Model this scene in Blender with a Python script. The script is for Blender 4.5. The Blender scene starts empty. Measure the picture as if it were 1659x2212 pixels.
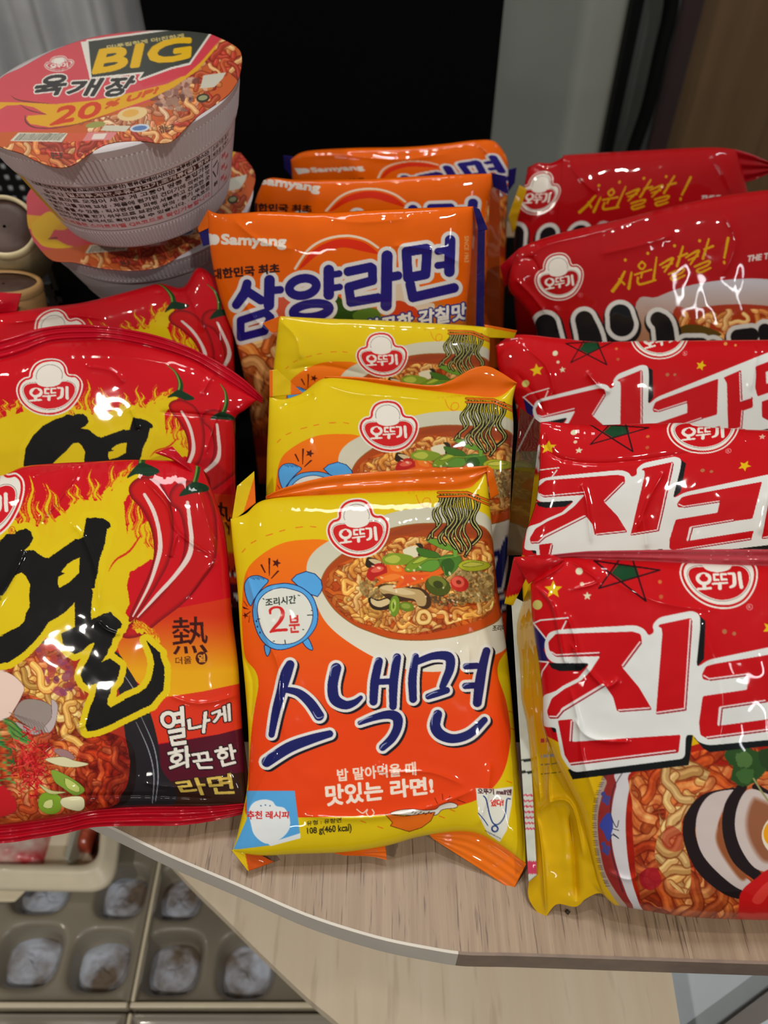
import bpy, math
import numpy as np
from mathutils import Vector, Matrix

# ---------------------------------------------------------------- camera, world, lights, exposure
sc = bpy.context.scene
FPX = 1660.0                      # focal length in pixels of the 1659 x 2212 frame
PITCH = math.radians(46.5)        # downward pitch
CAMZ = 0.375                      # camera height above the table top (z = 0)
cam_d = bpy.data.cameras.new('camera'); cam = bpy.data.objects.new('camera', cam_d); sc.collection.objects.link(cam)
cam.location = (0, 0, CAMZ); cam.rotation_euler = (math.pi / 2 - PITCH, 0, 0)
cam_d.sensor_fit = 'VERTICAL'; cam_d.sensor_height = 36.0; cam_d.lens = FPX / 2212 * 36.0
cam_d.clip_start = 0.01; cam_d.clip_end = 50
cam_d.dof.use_dof = True; cam_d.dof.focus_distance = 0.365; cam_d.dof.aperture_fstop = 8.0
sc.camera = cam

w = bpy.data.worlds.new('world'); sc.world = w; w.use_nodes = True
w.node_tree.nodes['Background'].inputs[0].default_value = (1.0, 0.97, 0.92, 1)
w.node_tree.nodes['Background'].inputs[1].default_value = 0.11


def area(name, loc, target, sx, sy, power, col):
    l = bpy.data.lights.new(name, 'AREA'); l.shape = 'RECTANGLE'; l.size = sx; l.size_y = sy; l.energy = power; l.color = col
    o = bpy.data.objects.new(name, l); sc.collection.objects.link(o); o.location = loc
    o.rotation_euler = (Vector(target) - Vector(loc)).to_track_quat('-Z', 'Y').to_euler()
    return o


area('ceiling_light', (-0.62, -0.50, 1.15), (0, .2, 0), .075, .03, 4.6, (1, .93, .82))
area('ceiling_light', (0.52, -0.60, 1.20), (0, .2, 0), .075, .03, 4.4, (1, .97, .92))
area('ceiling_light', (0.05, 0.30, 1.45), (0, .2, 0), .07, .03, 2.0, (1, .95, .88))
area('ceiling_light', (-1.1, 0.35, 1.3), (0, .3, 0), .08, .08, 1.6, (1, .9, .75))
area('glare_strip', (1.0, -1.3, .70), (.2, .2, .05), .04, .40, 1.5, (.95, .97, 1))  # added low strip without a known source, for glare on the right packets
area('glare_strip', (-.35, -1.5, .62), (-.1, .3, .1), .25, .04, 1.2, (1, .95, .88))  # second added strip, only there for highlights on the steep orange packets
area('ceiling_light', (1.2, 0.5, 1.3), (0, .4, 0), .06, .20, 1.6, (.9, .95, 1))
area('ceiling_light', (-.15, 1.0, 2.3), (-.1, 1.2, 0), .9, .3, 15.0, (1, .98, .95))

sc.view_settings.view_transform = 'Standard'; sc.view_settings.look = 'None'
sc.view_settings.gamma = 1.0; sc.view_settings.use_curve_mapping = False
sc.view_settings.exposure = 0.18
SS = 1.5                          # print artwork resolution (samples per photo pixel)
# ---------------------------------------------------------------- print artwork engine
# Packaging artwork is drawn as vector shapes into arrays and stored as vertex colours
# of finely divided film surfaces (no image files, no image textures).
def vnoise(shape, cell, seed=0, octaves=3):
    r = np.random.RandomState(seed)
    out = np.zeros(shape, np.float32); amp = 1.0; tot = 0
    h, w = shape
    for o in range(octaves):
        c = max(cell / (2 ** o), 1.5)
        gh, gw = int(h / c) + 3, int(w / c) + 3
        g = r.rand(gh, gw).astype(np.float32)
        ys = np.arange(h) / c; xs = np.arange(w) / c
        yi = ys.astype(int); xi = xs.astype(int)
        fy = (ys - yi)[:, None]; fx = (xs - xi)[None, :]
        fy = fy * fy * (3 - 2 * fy); fx = fx * fx * (3 - 2 * fx)
        a = g[yi][:, xi]; b = g[yi][:, xi + 1]; c_ = g[yi + 1][:, xi]; d = g[yi + 1][:, xi + 1]
        out += amp * ((a * (1 - fx) + b * fx) * (1 - fy) + (c_ * (1 - fx) + d * fx) * fy)
        tot += amp; amp *= 0.5
    return out / tot


def smooth(pts, closed=False, n=6):
    p = np.asarray(pts, float)
    m = len(p)
    if m < 3: return p
    out = []
    rng = range(m if closed else m - 1)
    for i in rng:
        if closed:
            p0, p1, p2, p3 = p[(i - 1) % m], p[i], p[(i + 1) % m], p[(i + 2) % m]
        else:
            p0, p1, p2, p3 = p[max(i - 1, 0)], p[i], p[i + 1], p[min(i + 2, m - 1)]
        for k in range(n):
            t = k / n
            out.append(0.5 * ((2 * p1) + (p2 - p0) * t + (2 * p0 - 5 * p1 + 4 * p2 - p3) * t * t + (3 * p1 - p0 - 3 * p2 + p3) * t ** 3))
    if not closed: out.append(p[-1])
    return np.array(out)


def homog(src, dst):
    """least squares homography src->dst"""
    A = []
    for (x, y), (u, v) in zip(src, dst):
        A.append([x, y, 1, 0, 0, 0, -u * x, -u * y, -u]); A.append([0, 0, 0, x, y, 1, -v * x, -v * y, -v])
    A = np.array(A, float)
    s = np.array([1, 1, 1000., 1, 1, 1000., 1e-3, 1e-3, 1])
    U, S, V = np.linalg.svd(A * s)
    return (V[-1] * s).reshape(3, 3)


def affin(src, dst):
    src = np.asarray(src, float); dst = np.asarray(dst, float)
    A = np.c_[src, np.ones(len(src))]
    M = np.linalg.lstsq(A, dst, rcond=None)[0]
    return np.vstack([M.T, [0, 0, 1]])


def ah(H, p):
    p = np.asarray(p, float)
    q = p @ H[:, :2].T + H[:, 2]
    return q[..., :2] / q[..., 2:]


def col3(c): return np.array(c, np.float32) / 255.0


GLY = {}
def glyphs(body):
    if body in GLY: return GLY[body]
    cu = bpy.data.curves.new('lettering', 'FONT'); cu.body = body; cu.resolution_u = 3
    ob = bpy.data.objects.new('lettering', cu); bpy.context.scene.collection.objects.link(ob)
    dg = bpy.context.evaluated_depsgraph_get()
    me = ob.evaluated_get(dg).to_mesh(); me.calc_loop_triangles()
    v = np.empty(len(me.vertices) * 3, np.float32); me.vertices.foreach_get('co', v); v = v.reshape(-1, 3)[:, :2]
    t = np.empty(len(me.loop_triangles) * 3, np.int32); me.loop_triangles.foreach_get('vertices', t); t = t.reshape(-1, 3)
    lo = v.min(0); hi = v.max(0)
    q = (v - lo) / (hi - lo); q[:, 1] = 1 - q[:, 1]
    ob.evaluated_get(dg).to_mesh_clear()
    bpy.data.objects.remove(ob); bpy.data.curves.remove(cu)
    GLY[body] = (q[t].astype(float), (hi - lo)[0] / (hi - lo)[1])
    return GLY[body]


class Cv:
    def __init__(s, x0, y0, x1, y1, S, bg):
        s.x0, s.y0, s.S = x0, y0, S
        s.h, s.w = int((y1 - y0) * S), int((x1 - x0) * S)
        s.a = np.empty((s.h, s.w, 3), np.float32); s.a[:] = col3(bg); s.bg = col3(bg)
        s.H = np.eye(3); s.clipmask = None

    def view(s, ox=0, oy=0, k=1.0, H=None):
        """artwork coordinates: zoomed crop with origin ox,oy and zoom k, optionally through H"""
        V = np.array([[1 / k, 0, ox], [0, 1 / k, oy], [0, 0, 1.]])
        if H is not None: V = H @ V
        s.H = V
        c = ah(V, [[400, 400], [500, 400]]); s.sc = np.hypot(*(c[1] - c[0])) / 100 * s.S
        return s

    def P(s, pts):
        q = ah(s.H, pts)
        return (q - [s.x0, s.y0]) * s.S

    def box(s, pts, pad):
        lo = np.floor(pts.min(0) - pad).astype(int); hi = np.ceil(pts.max(0) + pad).astype(int) + 1
        x0, y0 = max(lo[0], 0), max(lo[1], 0); x1, y1 = min(hi[0], s.w), min(hi[1], s.h)
        if x1 <= x0 or y1 <= y0: return None
        return x0, y0, x1, y1

    def sdf(s, shapes, pad):
        """shapes: ('p', pts, smooth) polygons and ('s', pts, widths, smooth) strokes; widths in view units"""
        prep = []
        for sh in shapes:
            if sh[0] == 'p':
                p = smooth(sh[1], True) if (len(sh) > 2 and sh[2]) else np.asarray(sh[1], float)
                prep.append(('p', s.P(p), None))
            else:
                w = sh[2]; pts = np.asarray(sh[1], float)
                ww = np.full(len(pts), w, float) if np.isscalar(w) else np.asarray(w, float)
                pw = np.c_[pts, ww]
                if len(sh) > 3 and sh[3]: pw = smooth(pw, False)
                prep.append(('s', s.P(pw[:, :2]), np.maximum(pw[:, 2], 0.01) * s.sc / 2))
        allp = np.vstack([q[1] for q in prep]); mr = max([q[2].max() for q in prep if q[2] is not None] + [0])
        b = s.box(allp, pad + mr + 2)
        if b is None: return None
        x0, y0, x1, y1 = b
        D = np.full((y1 - y0, x1 - x0), pad + 5.0, np.float32)
        for kind, p, r in prep:
            p = p - [x0, y0]
            n = len(p)
            if kind == 'p':
                d = np.full(D.shape, pad + 5.0, np.float32); rr = np.zeros(n + 1); seg = [(i, (i + 1) % n) for i in range(n)]
            else:
                d = D; rr = r; seg = [(i, i + 1) for i in range(n - 1)] if n > 1 else [(0, 0)]
            for i, j in seg:
                a, c = p[i], p[j]
                r0 = rr[i]; r1 = rr[j] if kind == 's' else 0
                m = pad + 3 + max(r0, r1)
                ax0 = max(int(min(a[0], c[0]) - m), 0); ax1 = min(int(max(a[0], c[0]) + m) + 2, d.shape[1])
                ay0 = max(int(min(a[1], c[1]) - m), 0); ay1 = min(int(max(a[1], c[1]) + m) + 2, d.shape[0])
                if ax1 <= ax0 or ay1 <= ay0: continue
                X = np.arange(ax0, ax1, dtype=np.float32)[None, :] + .5 - a[0]; Y = np.arange(ay0, ay1, dtype=np.float32)[:, None] + .5 - a[1]
                e = c - a; L = e @ e + 1e-9
                t = np.clip((X * e[0] + Y * e[1]) / L, 0, 1)
                q = np.hypot(X - t * e[0], Y - t * e[1]) - (r0 + (r1 - r0) * t)
                v = d[ay0:ay1, ax0:ax1]; np.minimum(v, q, out=v)
            if kind == 'p':
                Y = np.arange(d.shape[0], dtype=np.float32)[:, None] + .5
                X = np.arange(d.shape[1], dtype=np.float32)[None, :] + .5
                ins = np.zeros(d.shape, bool)
                for i in range(n):
                    a, c = p[i], p[(i + 1) % n]
                    if a[1] == c[1]: continue
                    lo_, hi_ = (a, c) if a[1] < c[1] else (c, a)
                    r0 = max(int(np.ceil(lo_[1] - .5)), 0); r1 = min(int(np.ceil(hi_[1] - .5)), d.shape[0])
                    if r1 <= r0: continue
                    yy = Y[r0:r1]
                    ins[r0:r1] ^= X < (c[0] - a[0]) * (yy - a[1]) / (c[1] - a[1]) + a[0]
                np.minimum(D, np.where(ins, -d, d), out=D)
        return [x0, y0, D]

    def lay(s, shapes, layers, rough=0, rcell=6, seed=1, rlong=None):
        """layers: (grow in view units, colour[, dx, dy[, alpha]])"""
        mx = max(max(abs(L[0]) * s.sc for L in layers), 1) + rough * s.sc
        f = s.sdf(shapes, mx + 2)
        if f is None: return
        x0, y0, D = f
        if rough: D = D + (vnoise(D.shape, rcell * s.sc, seed, 3) - .5) * 2.4 * rough * s.sc
        for L in layers:
            g, c = L[0] * s.sc, L[1]
            dx, dy = (int(round(L[2] * s.sc)), int(round(L[3] * s.sc))) if len(L) > 3 else (0, 0)
            al = L[4] if len(L) > 4 else 1.0
            soft = L[5] * s.sc if len(L) > 5 else 1.0
            A = np.clip(.5 - (D - g) / soft, 0, 1) * al
            s.comp(x0 + dx, y0 + dy, A, c)

    def comp(s, x, y, A, c):
        h, w = A.shape
        xa, ya = max(x, 0), max(y, 0); xb, yb = min(x + w, s.w), min(y + h, s.h)
        if xb <= xa or yb <= ya: return
        A = A[ya - y:yb - y, xa - x:xb - x]
        if s.clipmask is not None: A = A * s.clipmask[ya:yb, xa:xb]
        if callable(c):
            X = (np.arange(xa, xb)[None, :] + .5) / s.S + s.x0; Y = (np.arange(ya, yb)[:, None] + .5) / s.S + s.y0
            c = c(X + 0 * Y, Y + 0 * X)
        else: c = col3(c)
        T = s.a[ya:yb, xa:xb]
        T += (c - T) * A[..., None]

    def poly(s, pts, c, sm=False, alpha=1, grow=0, soft=None, **k):
        L = (grow, c, 0, 0, alpha) + ((soft,) if soft else ())
        s.lay([('p', pts, sm)], [L], **k)

    def stroke(s, pts, w, c, sm=True, alpha=1, **k): s.lay([('s', pts, w, sm)], [(0, c, 0, 0, alpha)], **k)

    def ell(s, cx, cy, rx, ry, c, rot=0, alpha=1, out=None, soft=None):
        t = np.linspace(0, 2 * np.pi, 40, endpoint=False); a = math.radians(rot)
        x = rx * np.cos(t); y = ry * np.sin(t)
        p = np.c_[cx + x * np.cos(a) - y * np.sin(a), cy + x * np.sin(a) + y * np.cos(a)]
        L = []
        if out: L.append((out[0], out[1]))
        L.append((0, c, 0, 0, alpha) + ((soft,) if soft else ()))
        s.lay([('p', p)], L)
        return p

    def clip(s, pts, sm=False):
        if pts is None: s.clipmask = None; return
        old = s.clipmask; s.clipmask = None
        f = s.sdf([('p', pts, sm)], 3); m = np.zeros((s.h, s.w), np.float32)
        if f: m[f[1]:f[1] + f[2].shape[0], f[0]:f[0] + f[2].shape[1]] = np.clip(.5 - f[2], 0, 1)
        s.clipmask = m

    def text(s, body, quad, c, bold=0, out=None, alpha=1, fn=None):
        """fits the lettering's own bounding box into quad TL,TR,BR,BL (view units)"""
        tri, asp = glyphs(body)
        q = np.asarray(quad, float)
        u = tri[..., 0:1]; v = tri[..., 1:2]
        if fn is not None: p = fn(tri)
        else: p = (q[0] * (1 - u) + q[1] * u) * (1 - v) + (q[3] * (1 - u) + q[2] * u) * v
        P = s.P(p.reshape(-1, 2)).reshape(-1, 3, 2)
        g = (bold + (out[0] if out else 0)) * s.sc + 3
        b = s.box(P.reshape(-1, 2), g)
        if b is None: return
        x0, y0, x1, y1 = b; K = 3
        W, Hh = (x1 - x0) * K, (y1 - y0) * K
        m = np.zeros((Hh, W), bool)
        T = (P - [x0, y0]) * K
        for a in T:
            lo = np.maximum(np.floor(a.min(0)).astype(int), 0); hi = np.minimum(np.ceil(a.max(0)).astype(int) + 1, [W, Hh])
            if (hi <= lo).any(): continue
            X = np.arange(lo[0], hi[0])[None, :] + .5; Y = np.arange(lo[1], hi[1])[:, None] + .5
            e = [(a[(i + 1) % 3][0] - a[i][0]) * (Y - a[i][1]) - (a[(i + 1) % 3][1] - a[i][1]) * (X - a[i][0]) for i in range(3)]
            m[lo[1]:hi[1], lo[0]:hi[0]] |= ((e[0] >= 0) & (e[1] >= 0) & (e[2] >= 0)) | ((e[0] <= 0) & (e[1] <= 0) & (e[2] <= 0))

        def dil(m, r):
            if r < .5: return m
            o = m.copy(); n = int(round(r))
            for k in range(1, n + 1):
                nn = 16
                for j in range(nn):
                    dx = int(round(k * math.cos(2 * math.pi * j / nn))); dy = int(round(k * math.sin(2 * math.pi * j / nn)))
                    o |= np.roll(np.roll(m, dy, 0), dx, 1)
            return o
        mb = dil(m, bold * s.sc * K / 2)
        ds = lambda z: z.reshape(y1 - y0, K, x1 - x0, K).mean((1, 3)).astype(np.float32)
        if out: s.comp(x0, y0, ds(dil(mb, out[0] * s.sc * K)), out[1])
        s.comp(x0, y0, ds(mb) * alpha, c)

    def tint(s, fn):
        X = (np.arange(s.w)[None, :] + .5) / s.S + s.x0; Y = (np.arange(s.h)[:, None] + .5) / s.S + s.y0
        s.a[:] = fn(X, Y, s.a)

    def sample(s, p):
        """bilinear lookup at px points (N,2), returns sRGB"""
        x = np.clip((p[:, 0] - s.x0) * s.S - .5, 0, s.w - 1.001); y = np.clip((p[:, 1] - s.y0) * s.S - .5, 0, s.h - 1.001)
        xi = x.astype(int); yi = y.astype(int); fx = (x - xi)[:, None]; fy = (y - yi)[:, None]
        a = s.a
        out = (p[:, 0] < s.x0) | (p[:, 1] < s.y0) | (p[:, 0] > s.x0 + s.w / s.S) | (p[:, 1] > s.y0 + s.h / s.S)
        c = (a[yi, xi] * (1 - fx) + a[yi, xi + 1] * fx) * (1 - fy) + (a[yi + 1, xi] * (1 - fx) + a[yi + 1, xi + 1] * fx) * fy
        return np.where(out[:, None], s.bg, c)


def noodles(cv, region, n, w, seed, pal, length=16, curl=.55, sm=True, hl=True):
    """wavy instant noodles drawn inside a region (view units)"""
    r = np.random.RandomState(seed)
    reg = np.asarray(region, float); lo, hi = reg.min(0), reg.max(0)
    cv.clip(region, sm)
    for i in range(n):
        p = lo + r.rand(2) * (hi - lo)
        th = r.rand() * 6.28; k = (r.rand() - .5) * 2 * curl; ph = r.rand() * 6.28; fr = .5 + r.rand() * .8
        pts = [p.copy()]
        for j in range(int(length * (.5 + r.rand()))):
            th += k * .6 + curl * math.sin(ph + j * fr)
            p = p + w * .55 * np.array([math.cos(th), math.sin(th)]); pts.append(p.copy())
        pts = np.array(pts)
        base = np.array(pal[r.randint(len(pal))], float); t = .82 + r.rand() * .26
        base = np.clip(base * t, 0, 255)
        dark = np.clip(base * [.72, .5, .38], 0, 255); lite = np.clip(base * 1.12 + [14, 20, 22], 0, 255)
        ww = w * (.8 + .4 * r.rand())
        cv.lay([('s', pts, ww * 1.22, False)], [(0, dark, 0, 0, .75)])
        cv.lay([('s', pts, ww * .86, False)], [(0, base)])
        if hl: cv.lay([('s', pts + [-.12 * w, -.14 * w], ww * .3, False)], [(0, lite, 0, 0, .8)])
    cv.clip(None)


def chaikin(pts, r):
    """rounds the corners of a closed outline by at most r"""
    p = [np.array(x, float) for x in pts]; o = []
    for i in range(len(p)):
        a, b, c = p[i - 1], p[i], p[(i + 1) % len(p)]
        la, lc = np.linalg.norm(a - b), np.linalg.norm(c - b)
        u = b + (a - b) / (la + 1e-9) * min(r, la * .4); v = b + (c - b) / (lc + 1e-9) * min(r, lc * .4)
        for t in (0, .25, .5, .75, 1): o.append((1 - t) ** 2 * u + 2 * t * (1 - t) * b + t * t * v)
    return np.array(o)


def tone(cv, region, cell, seed, lo, hi, sm=True):
    """printed food picture: uneven tint between two colour multipliers"""
    f = cv.sdf([('p', region, sm)], 3)
    if f is None: return
    x0, y0, D = f; A = np.clip(.5 - D, 0, 1)[..., None]
    z = np.clip((vnoise(D.shape, cell * cv.sc, seed, 3) - .5) * 2.2 + .5, 0, 1)[..., None]
    T = cv.a[y0:y0 + D.shape[0], x0:x0 + D.shape[1]]
    M = np.array(lo, np.float32) * (1 - z) + np.array(hi, np.float32) * z
    T *= 1 + (M - 1) * A


def speck(cv, region, n, rad, seed, pal, sm=True, alpha=.8):
    r = np.random.RandomState(seed)
    reg = np.asarray(region, float); lo, hi = reg.min(0), reg.max(0)
    cv.clip(region, sm)
    for i in range(n):
        p = lo + r.rand(2) * (hi - lo); a = rad * (.4 + r.rand())
        c = np.clip(np.array(pal[r.randint(len(pal))], float) * (.8 + .4 * r.rand()), 0, 255)
        q = p + r.randn(2) * a * .7
        cv.lay([('s', [p, q], a, False)], [(0, c, 0, 0, alpha)])
    cv.clip(None)


def grad(c0, c1, y0, y1, ax=1):
    c0 = col3(c0); c1 = col3(c1)
    def f(X, Y):
        t = np.clip(((Y if ax else X) - y0) / (y1 - y0), 0, 1)[..., None]
        return c0 * (1 - t) + c1 * t
    return f


def star(cx, cy, r, r2=.42, rot=0, n=5):
    return [(cx + (r if i % 2 == 0 else r * r2) * math.sin(math.pi * i / n + rot), cy - (r if i % 2 == 0 else r * r2) * math.cos(math.pi * i / n + rot)) for i in range(2 * n)]


def badge(cv, M, red=(205, 30, 32), wht=(232, 226, 215), edge='white'):
    """trefoil maker's emblem with its lettering, drawn in the 200 px crop frame (0..1659) mapped by M; the portrait is left out"""
    keep = (cv.H.copy(), cv.sc)
    cv.H = cv.H @ M; c = ah(cv.H, [[900, 700], [1000, 700]]); cv.sc = np.hypot(*(c[1] - c[0])) / 100 * cv.S
    outer = [(945, 130), (1090, 165), (1190, 270), (1245, 410), (1380, 430), (1490, 540), (1510, 700), (1450, 900), (1320, 1080), (1140, 1180), (940, 1205), (740, 1165),
             (560, 1060), (430, 910), (370, 740), (395, 600), (475, 510), (565, 475), (575, 380), (640, 240), (770, 155)]
    if edge == 'white':
        cv.lay([('p', outer, True)], [(0, wht), (-26, red), (-66, wht)])
    else:
        cv.lay([('p', outer, True)], [(8, wht), (-18, red), (-52, wht)])
    bean = [(560, 625), (650, 605), (790, 605), (900, 640), (1050, 590), (1200, 555), (1310, 580), (1375, 650), (1385, 760), (1330, 890), (1220, 1000), (1080, 1060), (940, 1078), (800, 1050), (650, 975), (550, 870), (495, 750), (505, 670)]
    cv.lay([('p', bean, True)], [(22, (70, 50, 50)), (16, wht), (0, red)])
    cv.ell(915, 450, 232, 212, (80, 70, 70)); cv.ell(915, 450, 224, 204, wht)
    cv.ell(925, 470, 150, 165, wht, out=(22, wht))
    cv.poly([(700, 560), (760, 640), (925, 668), (1090, 620), (1140, 540), (1100, 500), (925, 560), (740, 500)], wht, True)
    # lettering of the emblem
    cv.lay([('s', [(715, 705), (640, 735), (625, 790), (665, 835), (715, 848), (775, 830), (805, 780), (785, 725), (715, 705)], 52, True), ('s', [(715, 850), (720, 900)], 60, False), ('s', [(625, 935), (815, 912)], 36, False)], [(0, wht)])
    cv.lay([('p', [(702, 708), (738, 712), (750, 780), (730, 815), (700, 815), (672, 790), (670, 735)], True)], [(0, red)])
    cv.lay([('s', [(930, 700), (868, 704), (872, 785), (930, 785)], 36, False), ('s', [(1045, 690), (975, 694), (980, 775), (1050, 770)], 36, False), ('s', [(845, 845), (1060, 818)], 30, False), ('s', [(950, 840), (950, 905)], 56, False)], [(0, wht)])
    cv.lay([('s', [(1085, 678), (1165, 674)], 34, False), ('s', [(1165, 690), (1170, 800), (1155, 850), (1105, 880)], [50, 58, 50, 34], True), ('s', [(1245, 665), (1255, 770), (1268, 870)], 56, True)], [(0, wht)])
    cv.lay([('p', [(840, 806), (1052, 784), (1054, 794), (842, 816)])], [(0, red)])
    cv.H, cv.sc = keep


def place_badge(src_pts, dst_pts): return affin(src_pts, dst_pts)


def reg_mark(cv, x, y, r, c):
    t = np.linspace(0, 2 * np.pi, 20)
    cv.lay([('s', np.c_[x + r * np.cos(t), y + r * np.sin(t)], r * .22, False)], [(0, c)])
    cv.text('R', [(x - r * .4, y - r * .55), (x + r * .45, y - r * .55), (x + r * .45, y + r * .55), (x - r * .4, y + r * .55)], c, bold=r * .1)
# ---------------------------------------------------------------- artwork of each packet (px = photo pixels of the best seen packet)
NOOD = [(226, 178, 92), (236, 196, 120), (214, 158, 70), (228, 170, 84)]
NOODR = [(222, 130, 56), (232, 160, 90), (205, 105, 45), (236, 178, 110)]
BAD0 = [(945, 130), (940, 1205), (370, 740), (1510, 700)]


def art_snack():
    cv = Cv(470, 1000, 1180, 1920, SS, (222, 192, 14))
    A = (480, 980, 2.4397); B = (480, 1400, 2.4397)
    orange = [(537, 1765), (536, 1700), (541, 1605), (548, 1540), (558, 1482), (552, 1450), (530, 1420), (523, 1360), (523, 1300), (530, 1240), (554, 1207), (603, 1176), (656, 1166), (720, 1172), (800, 1230), (1000, 1300),
              (1100, 1380), (1098, 1400), (1078, 1430), (1076, 1461), (1092, 1510), (1101, 1560), (1103, 1597), (1094, 1650), (1075, 1690), (1040, 1722), (1000, 1738), (931, 1752), (850, 1759), (767, 1763), (636, 1766)]
    cv.view(); cv.poly(orange, grad((238, 118, 10), (230, 66, 14), 1180, 1560), True)
    # dashes
    cv.view(*A)
    for a, b in [((105, 520), (122, 500)), ((152, 472), (178, 458)), ((232, 433), (266, 422)), ((303, 410), (330, 402)), ((388, 390), (424, 386)), ((466, 384), (494, 387))]:
        cv.stroke([a, b], 5, (225, 110, 20), False)
    cv.text('삶고 고명만들어 먹는', [(975, 200), (1180, 176), (1182, 190), (976, 214)], (196, 140, 20), alpha=.7)
    cv.stroke([(1022, 218), (1040, 262), (1072, 280), (1096, 262), (1092, 236), (1066, 236), (1056, 262), (1070, 292), (1112, 312)], 4, (225, 120, 20))
    cv.stroke([(1096, 318), (1114, 312), (1106, 296)], 4, (225, 120, 20), False)
    # white bowl
    bowl = [(445, 590), (480, 520), (560, 460), (700, 385), (870, 318), (1000, 290), (1150, 280), (1300, 292), (1400, 330), (1440, 450), (1500, 700), (1530, 900), (1500, 1020), (1400, 1075), (1250, 1132), (1120, 1150), (980, 1138),
            (860, 1100), (740, 1040), (620, 960), (540, 880), (490, 780), (455, 680)]
    cv.poly(bowl, grad((198, 194, 170), (226, 220, 200), 1110, 1420), True)
    soup = [(523, 680), (560, 600), (650, 520), (760, 450), (880, 400), (1020, 374), (1170, 370), (1330, 374), (1410, 430), (1450, 600), (1475, 760), (1462, 862), (1390, 910), (1290, 945), (1180, 968), (1050, 980), (900, 972), (780, 935), (690, 895), (600, 825), (540, 740)]
    cv.poly(soup, (150, 92, 40), True, grow=6); cv.poly(soup, grad((160, 66, 22), (196, 74, 18), 1140, 1380), True)
    cv.view(680, 1080, 3.95)
    cv.poly([(630, 300), (760, 235), (900, 212), (1200, 215), (1440, 250), (1500, 330), (1300, 290), (1000, 250), (800, 290)], (150, 62, 24), True)
    reg = [(120, 640), (200, 560), (330, 500), (520, 470), (640, 360), (760, 310), (1000, 320), (1200, 330), (1400, 330), (1500, 400), (1530, 560), (1545, 760), (1530, 920), (1440, 1010), (1290, 1060), (1100, 1110), (900, 1150), (700, 1140), (480, 1080), (300, 1020), (170, 900), (90, 790)]
    noodles(cv, reg, 300, 38, 3, [(205, 110, 40), (196, 96, 30)], 16, .5, hl=False)
    noodles(cv, [(150, 640), (330, 520), (640, 380), (760, 320), (1300, 330), (1490, 420), (1530, 800), (1480, 960), (1240, 1030), (900, 1130), (650, 1120), (420, 1010), (250, 930), (160, 800)], 150, 38, 5, NOOD, 17, .66)
    noodles(cv, [(300, 900), (600, 950), (900, 1100), (760, 1140), (500, 1080), (330, 1010)], 16, 36, 9, NOOD, 18, .6)
    tone(cv, reg, 120, 5, (.84, .66, .54), (1.05, 1.04, 1.02))
    cv.lay([('s', [(880, 1010), (900, 960), (950, 955), (980, 1000), (960, 1040), (900, 1045), (880, 1010)], 34, True)], [(8, (150, 80, 26)), (0, (230, 186, 104)), (-10, (240, 206, 134))])
    # meat crumbs
    speck(cv, [(1180, 600), (1330, 590), (1500, 640), (1530, 760), (1500, 850), (1350, 880), (1230, 860), (1190, 760)], 420, 20, 4, [(150, 122, 70), (172, 146, 90), (120, 92, 50), (190, 164, 104)])
    speck(cv, [(380, 700), (480, 670), (560, 720), (600, 800), (520, 860), (400, 800)], 130, 20, 6, [(150, 122, 70), (172, 146, 90), (120, 92, 50)])
    speck(cv, [(980, 780), (1200, 800), (1300, 860), (1200, 910), (1020, 880)], 120, 18, 7, [(110, 84, 44), (80, 60, 34), (150, 122, 70)])
    # mushroom slices
    cv.poly([(540, 740), (620, 715), (800, 740), (900, 750), (970, 800), (995, 880), (960, 930), (890, 915), (860, 870), (780, 860), (700, 870), (600, 830)], (70, 46, 24), True)
    cv.poly([(550, 750), (640, 722), (800, 752), (900, 770), (950, 830), (940, 900), (880, 900), (850, 850), (760, 830), (640, 800), (580, 800)], (188, 158, 104), True)
    cv.poly([(560, 752), (640, 730), (800, 770), (860, 800), (760, 810), (640, 780)], (214, 190, 140), True)
    cv.poly([(455, 860), (470, 830), (540, 850), (620, 830), (680, 860), (660, 920), (560, 942), (490, 925)], (52, 34, 20), True)
    cv.poly([(480, 840), (540, 862), (620, 842), (640, 880), (560, 915), (490, 890)], (212, 190, 140), True)
    cv.poly([(432, 540), (450, 490), (510, 500), (570, 530), (560, 560), (480, 580), (440, 570)], (52, 34, 20), True)
    cv.poly([(460, 510), (510, 505), (570, 530), (520, 550)], (205, 185, 140), True)
    cv.poly([(750, 440), (780, 410), (860, 390), (900, 430), (880, 480), (800, 490)], (222, 214, 180), True)
    cv.poly([(860, 375), (900, 370), (925, 400), (900, 470), (880, 470), (890, 410)], (46, 40, 30), True)
    # chilli slices, carrot
    cv.poly([(440, 640), (470, 580), (540, 540), (600, 560), (640, 600), (600, 640), (520, 660), (500, 690), (460, 680)], (186, 34, 30), True)
    cv.poly([(480, 600), (540, 565), (590, 580), (560, 610), (500, 620)], (226, 96, 74), True)
    cv.lay([('p', [(610, 530), (700, 540), (760, 590), (900, 620), (1080, 590), (1100, 620), (960, 690), (860, 720), (750, 745), (670, 755), (720, 690), (600, 700), (500, 740), (560, 690), (520, 660), (620, 620)])], [(3, (170, 70, 20)), (0, (232, 100, 26))])
    cv.poly([(640, 545), (720, 560), (740, 610), (660, 600)], (240, 128, 40), True); cv.poly([(560, 670), (660, 630), (740, 650), (640, 690)], (240, 128, 46), True)
    cv.poly([(770, 640), (900, 640), (980, 640), (840, 700), (720, 740), (760, 690)], (224, 84, 32), True)
    # spring onion and leaves
    cv.poly([(575, 500), (620, 460), (720, 455), (830, 480), (830, 520), (780, 550), (660, 555), (590, 540)], (126, 150, 40), True)
    cv.poly([(600, 500), (680, 470), (730, 500), (690, 540), (620, 530)], (176, 186, 70), True)
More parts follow.
